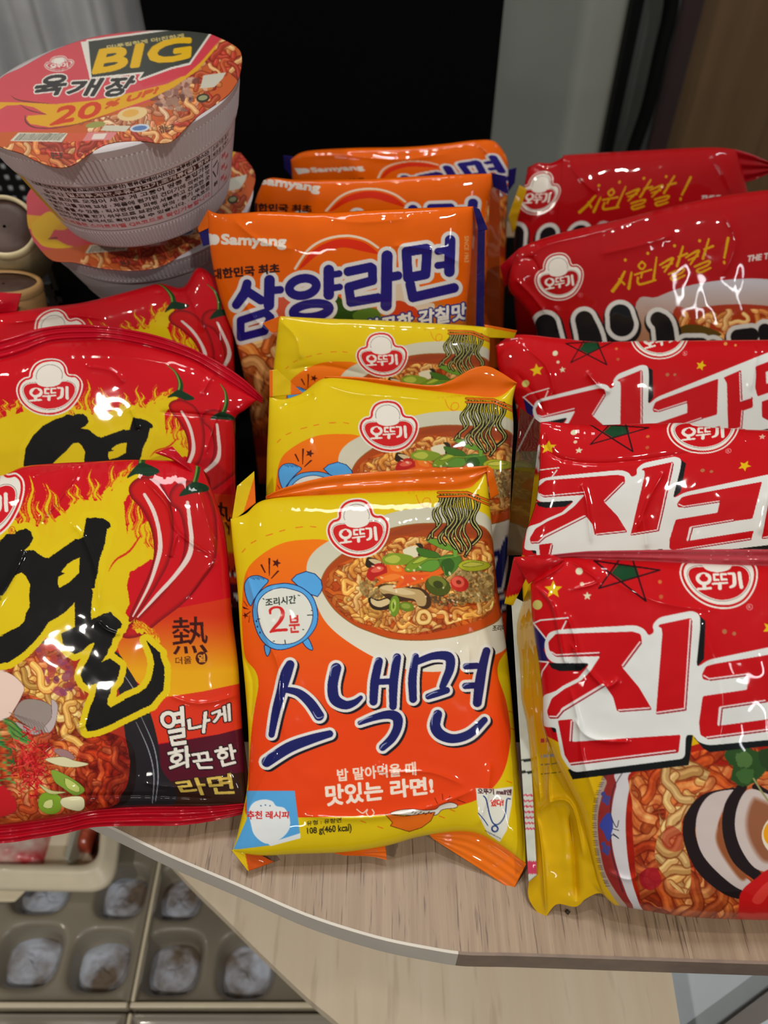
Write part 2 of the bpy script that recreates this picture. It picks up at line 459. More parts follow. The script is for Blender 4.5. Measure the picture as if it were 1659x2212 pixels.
    for c, P in [((120, 150, 36), [(770, 600), (800, 540), (900, 480), (980, 470), (1060, 490), (1000, 540), (900, 590), (820, 612)]), ((168, 186, 60), [(830, 540), (920, 480), (990, 478), (900, 530)]),
                 ((64, 110, 34), [(870, 410), (960, 425), (1040, 450), (1065, 490), (960, 490), (900, 470)]), ((96, 148, 52), [(860, 600), (960, 520), (1060, 520), (1060, 570), (1000, 610), (900, 600)]),
                 ((74, 124, 40), [(1060, 500), (1120, 470), (1200, 470), (1250, 500), (1230, 560), (1180, 620), (1130, 650), (1080, 570)]), ((52, 92, 30), [(1080, 540), (1150, 500), (1190, 560), (1130, 640)]),
                 ((104, 150, 48), [(950, 340), (1050, 335), (1130, 370), (1190, 430), (1100, 420), (1010, 380)]), ((110, 160, 54), [(1180, 380), (1210, 400), (1215, 480), (1185, 480)]),
                 ((176, 180, 40), [(1225, 560), (1290, 515), (1400, 520), (1490, 545), (1480, 580), (1380, 605), (1280, 600)]), ((204, 200, 80), [(1260, 560), (1340, 530), (1440, 548), (1340, 570)])]:
        cv.lay([('p', P, True)], [(3, (44, 70, 20)), (0, c)])
    cv.stroke([(1050, 500), (1150, 490), (1240, 470)], 8, (110, 160, 60)); cv.stroke([(1095, 570), (1110, 640), (1115, 670)], 8, (90, 130, 50))
    # sliced green and red chilli rings
    cv.ell(1050, 735, 108, 78, (74, 84, 24), 18, out=(3, (40, 46, 14))); cv.ell(1045, 700, 80, 50, (116, 124, 44), 18); cv.ell(1052, 722, 44, 32, (60, 66, 20), 18)
    cv.ell(1235, 715, 80, 66, (192, 44, 34), 20); cv.ell(1222, 700, 56, 44, (222, 92, 70), 20); cv.ell(1228, 702, 24, 18, (140, 40, 26), 20)
    cv.ell(680, 905, 44, 90, (110, 142, 36), 5, out=(2, (60, 80, 20))); cv.ell(672, 900, 22, 56, (166, 188, 72), 5); cv.ell(672, 900, 9, 30, (84, 110, 30), 5)
    cv.ell(785, 910, 62, 40, (104, 128, 32), 10, out=(2, (60, 76, 20))); cv.ell(778, 905, 40, 22, (142, 160, 60), 10)
    r = np.random.RandomState(2)
    for i in range(26):
        x, y = r.rand() * 1300 + 140, r.rand() * 500 + 560
        cv.ell(x, y, 6 + r.rand() * 14, 4 + r.rand() * 8, (244, 226, 190), r.rand() * 90, .75)
    # hanging drawn noodles with chopsticks
    cv.view(*A)
    for i, (x0_, x1_, yb) in enumerate([(1145, 1130, 450), (1160, 1150, 440), (1178, 1165, 470), (1196, 1178, 480), (1215, 1196, 460), (1232, 1208, 500), (1250, 1225, 520), (1268, 1240, 510), (1288, 1262, 540), (1305, 1280, 530), (1325, 1330, 470), (1345, 1340, 480)]):
        pts = []
        for k in range(9):
            t = k / 8; x = x0_ + (x1_ - x0_) * t + 22 * math.sin(k * 1.25 + i * .5 + 1) * (.3 + t); y = 222 + (yb - 222) * t
            if i < 2: x -= 34 * math.sin(t * 2.6) * (t)
            pts.append((x, y))
        cv.lay([('s', pts, 11, True)], [(2.8, (12, 14, 12)), (-3.1, (204, 196, 110))])
    cv.lay([('s', [(1138, 205), (1290, 204), (1412, 250)], 9, False), ('s', [(1138, 226), (1290, 222), (1412, 272)], 9, False)], [(2.5, (60, 20, 8)), (0, (226, 110, 20))])
    # emblem
    cv.view(660, 1060, 8.295); badge(cv, np.eye(3)); reg_mark(cv, 1428, 1127, 44, (150, 50, 40))
    cv.view(*A); cv.text('조리예', [(1425, 905), (1495, 900), (1495, 932), (1425, 936)], (40, 34, 28), bold=1)
    # alarm clock
    cv.view(520, 1220, 8.295)
    navy = (14, 30, 84); blue = (84, 164, 226)
    for P in [[(350, 0), (380, -10), (450, 140), (430, 150)], [(495, -120), (530, -120), (518, 200), (505, 200)], [(550, 255), (545, 235), (660, 100), (695, 110)], star(640, -30, 85, .45, .3),
              [(45, 645), (60, 650), (125, 745), (115, 750)], [(30, 745), (60, 755), (150, 800), (50, 790)], [(170, 830), (180, 842), (125, 890), (110, 880)], star(85, 905, 60, .4, .8), [(155, 910), (160, 915), (150, 1040), (138, 1035)]]:
        cv.poly(P, (74, 14, 8))
    lay2 = lambda P, sm=True: cv.lay([('p', P, sm)], [(8, navy), (-6, blue)])
    lay2([(430, 1440), (520, 1480), (530, 1540), (490, 1630), (460, 1620), (430, 1520)]); lay2([(1110, 1360), (1200, 1305), (1290, 1500), (1250, 1525), (1160, 1460)])
    lay2([(75, 480), (75, 330), (160, 220), (300, 195), (420, 235), (495, 290), (400, 400), (320, 500), (230, 640), (180, 735), (120, 640)]); lay2([(910, 270), (1000, 180), (1170, 120), (1330, 165), (1440, 280), (1465, 410), (1430, 500), (1375, 570), (1240, 525), (1050, 400)], False)
    lay2([(745, 335), (900, 345), (1050, 390), (1180, 470), (1290, 580), (1360, 760), (1380, 940), (1340, 1120), (1200, 1310), (1020, 1430), (800, 1510), (620, 1515), (450, 1430), (320, 1260), (240, 1030), (215, 800), (260, 610), (350, 480), (500, 380)])
    cv.lay([('p', [(745, 410), (900, 435), (1090, 500), (1210, 620), (1280, 780), (1290, 950), (1240, 1120), (1130, 1290), (980, 1390), (800, 1425), (600, 1410), (450, 1290), (350, 1100), (300, 850), (320, 660), (430, 520), (580, 440)], True)], [(5, navy), (-7, (222, 222, 212))])
    cv.text('조리시간', [(440, 610), (985, 545), (990, 690), (450, 745)], (26, 40, 34), bold=6)
    cv.lay([('s', [(530, 870), (530, 810), (600, 765), (700, 770), (750, 840), (745, 930), (690, 1030), (600, 1130), (535, 1205)], [40, 50, 40, 44, 70, 74, 64, 54, 40], True), ('s', [(530, 1205), (640, 1175), (820, 1165)], [30, 52, 52], False)], [(0, (206, 34, 34))])
    cv.text('분', [(855, 915), (1050, 905), (1055, 1210), (880, 1220)], (206, 50, 46), bold=14)
    for a, b in [((1195, 905), (1280, 900)), ((790, 1350), (800, 1410)), ((300, 975), (340, 968)), ((1108, 1160), (1132, 1162)), ((580, 1370), (605, 1366)), ((398, 605), (420, 620)), ((1030, 545), (1058, 552)), ((1262, 820), (1280, 815))]:
        cv.stroke([a, b], 15, (26, 40, 34), False)
    for k in range(9): cv.stroke([(180 + k * 28, 225 - 8 * math.sin(k * .4)), (190 + k * 28, 245 + (k % 3) * 12)], 9, navy, False)
    for a in [(280, 1010), (300, 1110), (345, 1215)]: cv.ell(a[0], a[1], 12, 20, navy)
    # big lettering
    cv.view(560, 1380, 3.1904)
    NV = (24, 28, 96)
    L = [('s', [(212, 178), (185, 245), (150, 370), (115, 500), (85, 660)], [62, 78, 66, 58, 44], True), ('s', [(180, 350), (270, 372), (350, 440), (412, 530)], [40, 54, 66, 70], True),
         ('s', [(52, 848), (200, 752), (350, 694), (485, 655)], [72, 76, 66, 50], True), ('s', [(530, 202), (506, 320), (520, 415), (590, 456), (655, 440), (700, 405)], [72, 72, 74, 62, 46, 30], True),
         ('s', [(825, 155), (797, 290), (787, 432)], [56, 62, 56], True), ('s', [(950, 128), (926, 300), (922, 465)], [56, 62, 52], True), ('s', [(800, 298), (930, 292)], 42, False),
         ('s', [(692, 580), (800, 540), (895, 522), (950, 545), (952, 610), (915, 685), (850, 748)], [30, 46, 60, 70, 62, 58, 50], True),
         ('s', [(1078, 122), (1056, 270), (1060, 415)], [46, 60, 54], True), ('s', [(1085, 160), (1200, 118), (1305, 124), (1315, 200), (1282, 285), (1262, 330)], [44, 52, 66, 62, 54, 44], True), ('s', [(1292, 355), (1230, 375), (1165, 397)], [46, 48, 42], True),
         ('s', [(1566, 84), (1542, 180), (1520, 300), (1503, 440)], [54, 62, 70, 62], True), ('s', [(1425, 190), (1500, 186)], 44, False), ('s', [(1420, 325), (1500, 320)], 44, False),
         ('s', [(1230, 520), (1212, 600), (1250, 660), (1340, 688), (1450, 655), (1552, 560)], [62, 74, 72, 62, 60, 46], True)]
    cv.lay(L, [(20, (24, 18, 30), 14, 12), (20, (228, 224, 216)), (0, NV)])
    for P in [[(60, 600), (48, 660), (70, 690)], [(20, 860), (55, 800), (110, 770)], [(490, 260), (500, 200), (540, 178)], [(370, 500), (400, 545), (440, 535)], [(780, 200), (800, 150), (825, 135)], [(905, 190), (930, 125), (955, 110)], [(675, 590), (720, 555), (780, 535)], [(1190, 600), (1195, 530), (1225, 500)], [(1150, 400), (1190, 375), (1230, 365)], [(1045, 200), (1060, 120), (1085, 104)], [(1400, 200), (1420, 178), (1445, 172)], [(1400, 335), (1420, 315), (1445, 308)], [(830, 765), (850, 735), (880, 715)]]:
        cv.stroke(P, [3, 8, 3], (176, 186, 214), alpha=.85)
    cv.view(*B)
    cv.text('밥 말아먹을 때', [(605, 640), (1018, 600), (1022, 668), (610, 702)], (240, 214, 196), bold=4)
    cv.text('맛있는 라면!', [(545, 725), (1105, 680), (1112, 765), (552, 832)], (244, 226, 210), bold=9)
    # recipe corner (code left out)
    cv.poly([(128, 752), (382, 752), (412, 1000), (250, 1040), (88, 1060), (60, 1060), (130, 900)], (84, 164, 222))
    cv.poly([(140, 860), (165, 815), (215, 798), (262, 806), (285, 832), (330, 845), (356, 900), (350, 960), (300, 1010), (230, 1030), (170, 985), (150, 920)], (226, 230, 232), True)
    cv.poly([(240, 1030), (412, 975), (412, 1002), (255, 1044)], (226, 230, 232))
    for k in range(3): cv.ell(204 + k * 24, 827 + abs(k - 1) * 4, 4, 4, (60, 110, 150))
    cv.text('추천 레시피', [(130, 858), (350, 862), (348, 896), (132, 902)], (205, 50, 50), bold=3)
    cv.text('유형 : 유탕면', [(445, 912), (628, 893), (628, 918), (445, 936)], (60, 50, 20), bold=1.5)
    cv.text('108 g(460 kcal)', [(447, 948), (680, 926), (682, 974), (450, 988)], (40, 36, 20), bold=2)
    # rice bowl drawing and cart sticker
    for a in [(730, 910), (820, 940), (1145, 885), (1200, 850), (1505, 330), (1515, 420), (1500, 700)]: cv.stroke([a, (a[0] + 26, a[1] + 10)], 5, (225, 110, 20), False)
    cv.stroke([(710, 850), (740, 870), (765, 850), (760, 870), (780, 890), (800, 870), (790, 850)], 6, (232, 210, 190))
    cv.lay([('p', [(890, 872), (930, 856), (1000, 850), (1070, 856), (1125, 850), (1150, 830), (1200, 815), (1235, 825), (1230, 840), (1160, 850), (1120, 880), (1000, 880)], True)], [(3, (60, 20, 10)), (0, (232, 226, 214))])
    cv.lay([('p', [(860, 876), (960, 888), (1120, 866), (1098, 910), (1050, 945), (985, 966), (888, 936), (900, 920)], False)], [(3, (60, 20, 10)), (0, (232, 110, 20))])
    for k in range(9): cv.stroke([(1000 + k * 14, 868 + (k % 3) * 5), (1008 + k * 14, 862 + (k % 3) * 5)], 4, (60, 40, 30), False)
    for a, b in [((1120, 790), (1135, 820)), ((1160, 770), (1163, 800)), ((1200, 780), (1190, 805)), ((1240, 800), (1280, 815))]: cv.stroke([a, b], 4, (110, 30, 10), False)
    cv.poly([(1336, 738), (1440, 742), (1532, 730), (1526, 820), (1500, 960), (1462, 1022), (1400, 980), (1350, 880)], (228, 228, 216))
    cv.text('오뚜기 mall엔', [(1345, 740), (1525, 745), (1523, 775), (1350, 768)], (90, 50, 60), bold=3)
    cv.text('있다!', [(1415, 800), (1482, 796), (1480, 832), (1418, 834)], (214, 60, 50), bold=4)
    cv.stroke([(1378, 780), (1392, 800), (1410, 880), (1430, 925), (1460, 925), (1490, 880), (1500, 800), (1518, 795)], 7, (40, 70, 130)); cv.stroke([(1350, 870), (1380, 905), (1400, 935)], 5, (40, 70, 130))
    cv.ell(1437, 952, 20, 20, (40, 70, 130)); cv.ell(1437, 952, 11, 11, (228, 228, 216)); cv.text('ottogimall.co.kr', [(1385, 955), (1472, 1000), (1468, 1012), (1382, 966)], (40, 50, 60))
    return cv


# packet to packet mappings: features measured on two packets of the same kind
def q(o, k, pts): return [(o[0] + x / k, o[1] + y / k) for x, y in pts]
H_S2 = affin(q((480, 640), 2.4397, [(905, 540), (895, 815), (1290, 552), (1525, 600), (285, 757), (300, 930), (1003, 808)]), q((480, 980), 2.4397, [(725, 235), (710, 548), (1138, 203), (1412, 265), (115, 510), (125, 690), (857, 527)]))
H_S3 = affin(q((480, 640), 2.4397, [(850, 183), (850, 428), (1222, 203), (1395, 215), (375, 355), (490, 415), (947, 427)]), q((480, 980), 2.4397, [(725, 235), (710, 548), (1138, 203), (1412, 265), (160, 465), (293, 583), (857, 527)]))
H_Y2 = affin(q((0, 640), 2.765, [(427, 692), (1160, 610), (1370, 715), (505, 740), (800, 680), (1070, 690), (1275, 760), (850, 960)]), q((0, 940), 2.9625, [(57, 594), (975, 240), (1290, 300), (205, 630), (575, 500), (925, 380), (1200, 430), (610, 900)]))
H_Y3 = H_Y2 @ affin([(116, 700), (356, 626), (412, 657), (427, 608), (481, 660), (389, 700), (466, 704)], [(115, 815), (358, 786), (420, 861), (475, 830), (497, 899), (387, 890), (461, 915)])
H_J2 = affin(q((1060, 700), 2.7696, [(607, 722), (920, 683), (357, 738), (1280, 757), (1090, 790), (1000, 1250), (848, 1262), (290, 900), (825, 1225), (240, 1335), (1090, 1080)]), q((1080, 1160), 2.865, [(612, 318), (988, 205), (330, 325), (1360, 445), (1190, 500), (1145, 1080), (965, 1098), (310, 600), (935, 1060), (310, 1125), (1250, 840)]))
H_J3 = affin(q((1060, 700), 2.7696, [(475, 208), (690, 228), (280, 302), (1030, 225), (912, 275), (905, 600), (775, 610), (680, 390), (970, 500)]), q((1080, 1160), 2.865, [(612, 318), (903, 397), (330, 325), (1360, 445), (1190, 500), (1160, 960), (975, 960), (870, 600), (1250, 840)]))
H_E2 = affin(q((1060, 280), 2.7696, [(315, 380), (348, 490), (530, 505), (1180, 290), (1150, 415)]), q((1060, 280), 2.7696, [(420, 880), (537, 990), (730, 970), (1420, 650), (1395, 800)]))
H_O2 = affin(q((420, 270), 2.2419, [(612, 290), (380, 285), (860, 315), (640, 420), (1380, 360), (567, 400)]), q((420, 270), 2.2419, [(440, 560), (205, 560), (715, 535), (490, 695), (1270, 535), (410, 695)]))
H_L2 = affin([(107, 515), (187, 540), (295, 566), (525, 385), (440, 520)], [(-55, 262), (30, 296), (122, 337), (465, 165), (372, 300)])
H_O3 = affin(q((420, 270), 2.2419, [(560, 205), (805, 200), (1045, 195), (885, 255), (1440, 150)]), q((420, 270), 2.2419, [(135, 530), (440, 560), (715, 535), (490, 695), (1240, 560)]))


def flames(cv, pts, n, seed, ln, w, up=(-0.1, -1)):
    r = np.random.RandomState(seed); p = smooth(pts, False, 10)
    for i in range(n):
        a = p[int((i + .5) / n * (len(p) - 1))] + r.randn(2) * w * .4
        L = ln * (.5 + .8 * r.rand()); d = np.array(up) + [.18 * r.randn(), 0]; sw = w * (1 + r.rand()) * (1 if i % 2 else -1)
        P = [a - d * L * .3, a + d * L * .1, a + d * L * .35 + [sw, 0], a + d * L * .7 + [-sw * .2, 0], a + d * L + [sw * .9, 0]]
        cv.lay([('s', P, [w * 3.0, w * 2.6, w * 1.9, w * 1.0, w * .1], True)], [(0, (222, 186, 14))], rough=w * .15, rcell=w * .6, seed=i)
        for sd in (-1, 1):
            for k in range(2):
                off = np.array([sd * w * (1.15 + .75 * k), w * r.randn() * .6])
                Q = [np.array(x) + off * (1 - .16 * j) for j, x in enumerate(P[1:])]; Q = Q[:3 + r.randint(2)]
                cv.lay([('s', Q, list(np.linspace(w * .75, w * .12, len(Q))), True)], [(0, (204, 48, 18) if k == 0 else (222, 120, 16))], rough=w * .3, rcell=w * .35, seed=i * 5 + k)


def art_yeol():
    cv = Cv(-220, 760, 570, 1860, SS, (200, 10, 26))
    C = (0, 940, 2.9625); D = (0, 1350, 2.9625); Y = (0, 1120, 5.53); Z = (100, 1300, 5.53)
    # right side colour panels
    cv.view(*D)
    cv.poly([(700, -20), (900, -60), (1600, -200), (1650, 400), (1300, 440), (1000, 470), (800, 300)], grad((206, 50, 20), (228, 164, 16), 1330, 1450), False)
    cv.poly([(900, 500), (1070, 460), (1300, 425), (1650, 350), (1650, 640), (1400, 700), (1000, 760)], (216, 52, 26))
    cv.poly([(980, 770), (1200, 735), (1400, 700), (1650, 635), (1650, 1000), (1000, 1020)], (84, 14, 34)); cv.poly([(980, 1016), (1650, 930), (1650, 1250), (980, 1250)], (50, 24, 14))
    # bowl of noodles
    cv.poly([(-700, 200), (300, 100), (700, 150), (820, 280), (930, 480), (1000, 700), (1026, 900), (1010, 1190), (-700, 1300)], (34, 30, 34), True)
    cv.poly([(-650, 200), (300, 120), (640, 200), (760, 420), (800, 700), (830, 900), (780, 1080), (560, 1200), (-650, 1280)], (170, 44, 26), True)
    reg = [(-650, 240), (300, 160), (480, 300), (560, 700), (740, 700), (830, 860), (780, 1060), (600, 1180), (-650, 1240)]
    noodles(cv, reg, 460, 38, 12, NOODR, 17, .55); tone(cv, reg, 130, 8, (.66, .26, .22), (1.02, .92, .9)); tone(cv, [(560, 700), (840, 760), (840, 1100), (600, 1200), (480, 1000)], 60, 9, (.6, .2, .16), (.98, .7, .6)); noodles(cv, [(80, 240), (480, 300), (560, 720), (400, 760), (300, 500), (80, 400)], 40, 44, 13, NOOD, 15, .5)
    speck(cv, [(230, 130), (340, 120), (470, 300), (440, 460), (330, 420), (260, 260)], 40, 46, 3, [(150, 60, 84), (190, 70, 60), (130, 60, 90)])
    for P in [[(870, 620), (950, 800), (985, 960), (975, 1140)], [(905, 590), (985, 780), (1012, 960), (995, 1130)], [(780, 300), (860, 420), (920, 560)]]:
        cv.stroke(P, [3, 7, 7, 4][:len(P)], (170, 176, 190), alpha=.8)
    for P, c in [([(-60, 300), (60, 310), (150, 390), (140, 450), (90, 540), (40, 600), (-60, 590)], (232, 204, 190)), ([(150, 480), (280, 490), (360, 560), (330, 640), (260, 700), (200, 660), (110, 600), (90, 560)], (150, 136, 128)),
                 ([(330, 480), (370, 520), (350, 640), (310, 690), (280, 660), (330, 590)], (186, 170, 170)), ([(340, 800), (420, 800), (480, 850), (420, 860)], (160, 120, 120)), ([(-60, 1010), (40, 1040), (100, 1120), (90, 1200), (-60, 1220)], (196, 26, 34)),
                 ([(100, 620), (150, 640), (250, 690), (200, 700), (130, 660)], (176, 160, 156))]:
        cv.lay([('p', P, True)], [(2, (90, 50, 40)), (0, c)])
    r = np.random.RandomState(5)
    for i in range(9): cv.stroke([(60 + i * 26, 560 + 8 * i), (130 + i * 22, 600 + 10 * i), (160 + 20 * i, 690 + 6 * i)], 5, (112, 96, 92), alpha=.6)
    for i in range(14):
        x, y = -60 + r.rand() * 160, 620 + r.rand() * 330
        cv.stroke([(x, y), (x + 40 * r.randn(), y + 50), (x + 20, y + 90), (x - 30, y + 60)], 9, [(60, 130, 60), (40, 96, 44), (96, 160, 80)][i % 3])
    for i in range(6): cv.stroke([(20 + i * 8, 600 + i * 14), (90, 630 + i * 18), (190, 740 + i * 4)], 12, [(56, 110, 50), (86, 150, 66)][i % 2])
    for i in range(330):
        x, y = 205 + r.randn() * 62, 890 + r.randn() * 90
        cv.stroke([(x, y), (x + r.randn() * 24, y + r.randn() * 24)], 4 + r.rand() * 5, [(196, 22, 30), (216, 40, 40), (150, 10, 22), (226, 70, 60)][i % 4], False)
    for P, c in [([(290, 860), (400, 845), (480, 870), (565, 890), (480, 910), (380, 900)], (222, 214, 170)), ([(330, 930), (400, 950), (500, 1010), (540, 1060), (480, 1090), (400, 1040), (350, 1000)], (132, 166, 56)), ([(420, 980), (500, 1030), (500, 1070), (430, 1040)], (196, 208, 110)),
                 ([(260, 1090), (330, 1070), (390, 1110), (380, 1190), (310, 1210), (250, 1170)], (130, 168, 44)), ([(290, 1130), (335, 1120), (330, 1170), (280, 1165)], (216, 222, 140)), ([(400, 1110), (520, 1100), (540, 1160), (500, 1190), (400, 1160)], (226, 220, 176)), ([(250, 1020), (330, 1060), (420, 1070), (320, 1080)], (206, 206, 140))]:
        cv.lay([('p', P, True)], [(2, (90, 90, 40)), (0, c)])
    # yellow field behind the brush lettering
    cv.view(*C)
    cv.poly([(-640, 1000), (-500, 820), (-300, 700), (-60, 600), (0, 575), (60, 560), (250, 585), (390, 510), (500, 410), (620, 420), (700, 330), (790, 420), (815, 640), (900, 700), (1000, 700), (1005, 770), (940, 810), (830, 880), (812, 960), (830, 1080), (800, 1140), (850, 1185), (830, 1240), (760, 1260), (300, 1300), (0, 1330), (-640, 1500)], (220, 190, 14), False, rough=5, rcell=16)
    cv.poly([(700, 360), (760, 300), (850, 230), (900, 240), (860, 330), (800, 420), (760, 460)], (220, 190, 14), rough=5, rcell=12)
    cv.poly([(800, 640), (960, 540), (990, 600), (1010, 700), (980, 770), (830, 830)], (220, 190, 14), rough=5, rcell=12)
    flames(cv, [(-560, 830), (-300, 660), (-60, 560)], 8, 3, 150, 15); flames(cv, [(60, 560), (200, 580), (350, 560)], 5, 1, 270, 15); flames(cv, [(390, 520), (500, 420), (620, 420), (710, 350)], 6, 2, 170, 12)
    flames(cv, [(700, 340), (770, 280), (850, 250)], 5, 4, 130, 10, (.5, -.7)); flames(cv, [(830, 560), (880, 660), (960, 720), (995, 740)], 6, 6, 190, 11, (-.05, -1))
    cv.stroke([(695, 870), (740, 800), (830, 740), (900, 640)], [2, 12, 14, 8], (206, 44, 22), rough=2, rcell=5)
    # chillies
    ch1 = [(826, 330), (880, 275), (960, 270), (1040, 320), (1095, 450), (1112, 620), (1085, 800), (1010, 950), (930, 1080), (845, 1190), (825, 1170), (880, 1040), (950, 890), (985, 750), (965, 600), (910, 480), (840, 400)]
    ch2 = [(1085, 370), (1130, 310), (1210, 290), (1300, 320), (1362, 420), (1390, 600), (1378, 800), (1300, 930), (1180, 1070), (1040, 1180), (900, 1285), (790, 1296), (800, 1240), (870, 1170), (990, 1050), (1090, 930), (1160, 800), (1180, 650), (1150, 500), (1090, 440)]
    for ch, c in ((ch2, (196, 18, 22)), (ch1, (206, 20, 22))):
        cv.lay([('p', ch, True)], [(0, (120, 8, 18)), (-16, c, 0, 0, 1, 34)])
    cv.stroke([(925, 380), (980, 480), (1015, 600), (1025, 720), (1000, 830), (950, 970), (850, 1160)], [20, 26, 24, 30, 26, 18, 8], (226, 206, 198))
    cv.stroke([(1200, 430), (1215, 560), (1225, 680), (1205, 780), (1120, 900), (1000, 1030), (880, 1165)], [20, 26, 28, 34, 26, 22, 8], (226, 206, 198))
    cv.view(0, 640, 2.765, H_Y2)
    cv.stroke([(992, 408), (1045, 450), (1078, 520), (1070, 580)], [4, 14, 30, 34], (28, 70, 26)); cv.stroke([(992, 408), (1045, 452), (1072, 520), (1060, 580)], [2, 6, 10, 8], (120, 150, 60)); cv.poly([(1000, 605), (1060, 560), (1110, 575), (1162, 612), (1110, 622), (1050, 600)], (16, 52, 30), True)
    cv.stroke([(1314, 522), (1345, 570), (1352, 640), (1330, 705)], [4, 14, 24, 24], (28, 70, 26)); cv.stroke([(1314, 522), (1343, 572), (1346, 640), (1325, 700)], [2, 6, 8, 6], (120, 150, 60)); cv.poly([(1255, 730), (1320, 690), (1390, 715), (1400, 740), (1320, 735)], (16, 52, 30), True)
    # brush lettering
    m1 = [(200, 160), (180, 130), (185, 185), (80, 185), (20, 250), (-100, 330), (-260, 480), (-400, 700), (-500, 950), (-520, 1250), (-450, 1500), (-300, 1680), (-100, 1750), (100, 1720), (200, 1655), (290, 1590), (400, 1480), (480, 1390), (580, 1240), (690, 1180), (800, 1100), (893, 1000), (893, 1100), (895, 1310), (1070, 1310),
          (1070, 1200), (1090, 1080), (1095, 1000), (1110, 880), (1095, 840), (1130, 825), (1140, 740), (1170, 640), (1180, 520), (1220, 400), (1255, 300), (1260, 220), (1280, 130), (1325, 100), (1310, 50), (1230, 0), (1140, -10), (1030, -5), (1015, 80), (990, 220), (940, 250), (905, 240), (870, 270), (780, 330), (700, 390), (580, 470),
          (540, 470), (500, 450), (400, 380), (290, 380), (350, 330), (395, 240), (370, 160), (310, 120), (230, 140)]
    l2 = [(345, 0), (535, 0), (530, 100), (540, 210), (600, 185), (690, 140), (770, 120), (800, 160), (870, 220), (905, 265), (890, 310), (850, 330), (830, 400), (790, 450), (780, 520), (740, 570), (730, 620), (660, 720), (760, 675), (885, 765), (870, 850), (845, 930), (770, 1030), (765, 1090), (735, 1150), (730, 1230), (770, 1260),
          (900, 1190), (960, 1150), (1100, 1090), (1190, 1030), (1250, 930), (1270, 850), (1290, 740), (1270, 640), (1240, 560), (1190, 460), (1280, 540), (1360, 610), (1370, 680), (1410, 780), (1410, 900), (1400, 1050), (1330, 1130), (1250, 1230), (1100, 1300), (900, 1400), (740, 1480), (620, 1530), (490, 1550), (465, 1470), (500, 1350),
          (530, 1240), (580, 1130), (595, 1050), (610, 975), (540, 990), (510, 1010), (440, 960), (410, 880), (430, 810), (500, 680), (550, 560), (580, 480), (500, 520), (430, 590), (340, 625), (270, 590), (200, 500), (180, 380), (345, 300)]
    l2y = [((x / 5.53 + 100) * 5.53, (y / 5.53 + 1300 - 1120) * 5.53) for x, y in l2]
    cv.view(*Y)
    YL = (222, 194, 16)
    cv.lay([('p', m1), ('p', l2y)], [(78, YL)], rough=7, rcell=24, seed=3)
    cv.view(*Z); flames(cv, [(1080, 330), (1180, 330), (1330, 440)], 12, 8, 120, 14, (-.5, -.8)); cv.view(*Y)
    cv.lay([('p', m1), ('p', l2y)], [(0, (14, 14, 15))], rough=6, rcell=11, seed=4)
    for h in [[(260, 645), (310, 690), (358, 780), (350, 920), (355, 1060), (310, 1130), (290, 1230), (230, 1290), (120, 1340), (0, 1410), (-80, 1420), (-160, 1300), (-110, 1130), (0, 960), (80, 850), (180, 680)], [(955, 465), (945, 650), (830, 760), (710, 830), (690, 780), (695, 700), (770, 655), (730, 640), (800, 550), (870, 500)]]:
        cv.poly(h, YL, rough=4, rcell=15)
    # panel lettering
    cv.view(*C); cv.text('熱', [(1098, 1168), (1325, 1160), (1330, 1392), (1108, 1404)], (60, 14, 12), bold=3)
    cv.view(*D)
    cv.text('더울', [(1122, 208), (1224, 198), (1226, 246), (1124, 256)], (90, 40, 12), bold=1)
    cv.ell(1290, 212, 38, 42, (74, 22, 16)); cv.text('열', [(1266, 190), (1312, 186), (1314, 236), (1268, 238)], (226, 150, 40), bold=2)
    W = (232, 226, 214); K = (30, 14, 18)
    for t, Q in [('열', [(1012, 560), (1180, 520), (1190, 760), (1080, 775)]), ('나', [(1200, 600), (1350, 545), (1330, 690), (1210, 690)]), ('게', [(1345, 555), (1470, 505), (1475, 610), (1372, 645)]), ('화', [(1070, 800), (1225, 770), (1230, 900), (1090, 950)]), ('끈', [(1215, 830), (1345, 810), (1370, 915), (1260, 920)]), ('한', [(1370, 790), (1500, 760), (1520, 880), (1405, 910)])]:
        cv.text(t, Q, W, bold=9, out=(7, K))
    cv.text('라면', [(1120, 1000), (1480, 950), (1500, 1080), (1170, 1090)], (206, 176, 80), bold=8, out=(5, K))
    # emblem
    cv.view(20, 760, 9.217, H_Y2); badge(cv, affin(BAD0, [(850, 160), (720, 1292), (165, 740), (1468, 730)]), edge='thin', red=(206, 20, 34)); reg_mark(cv, 1235, 1210, 50, (206, 80, 30))
    return cv


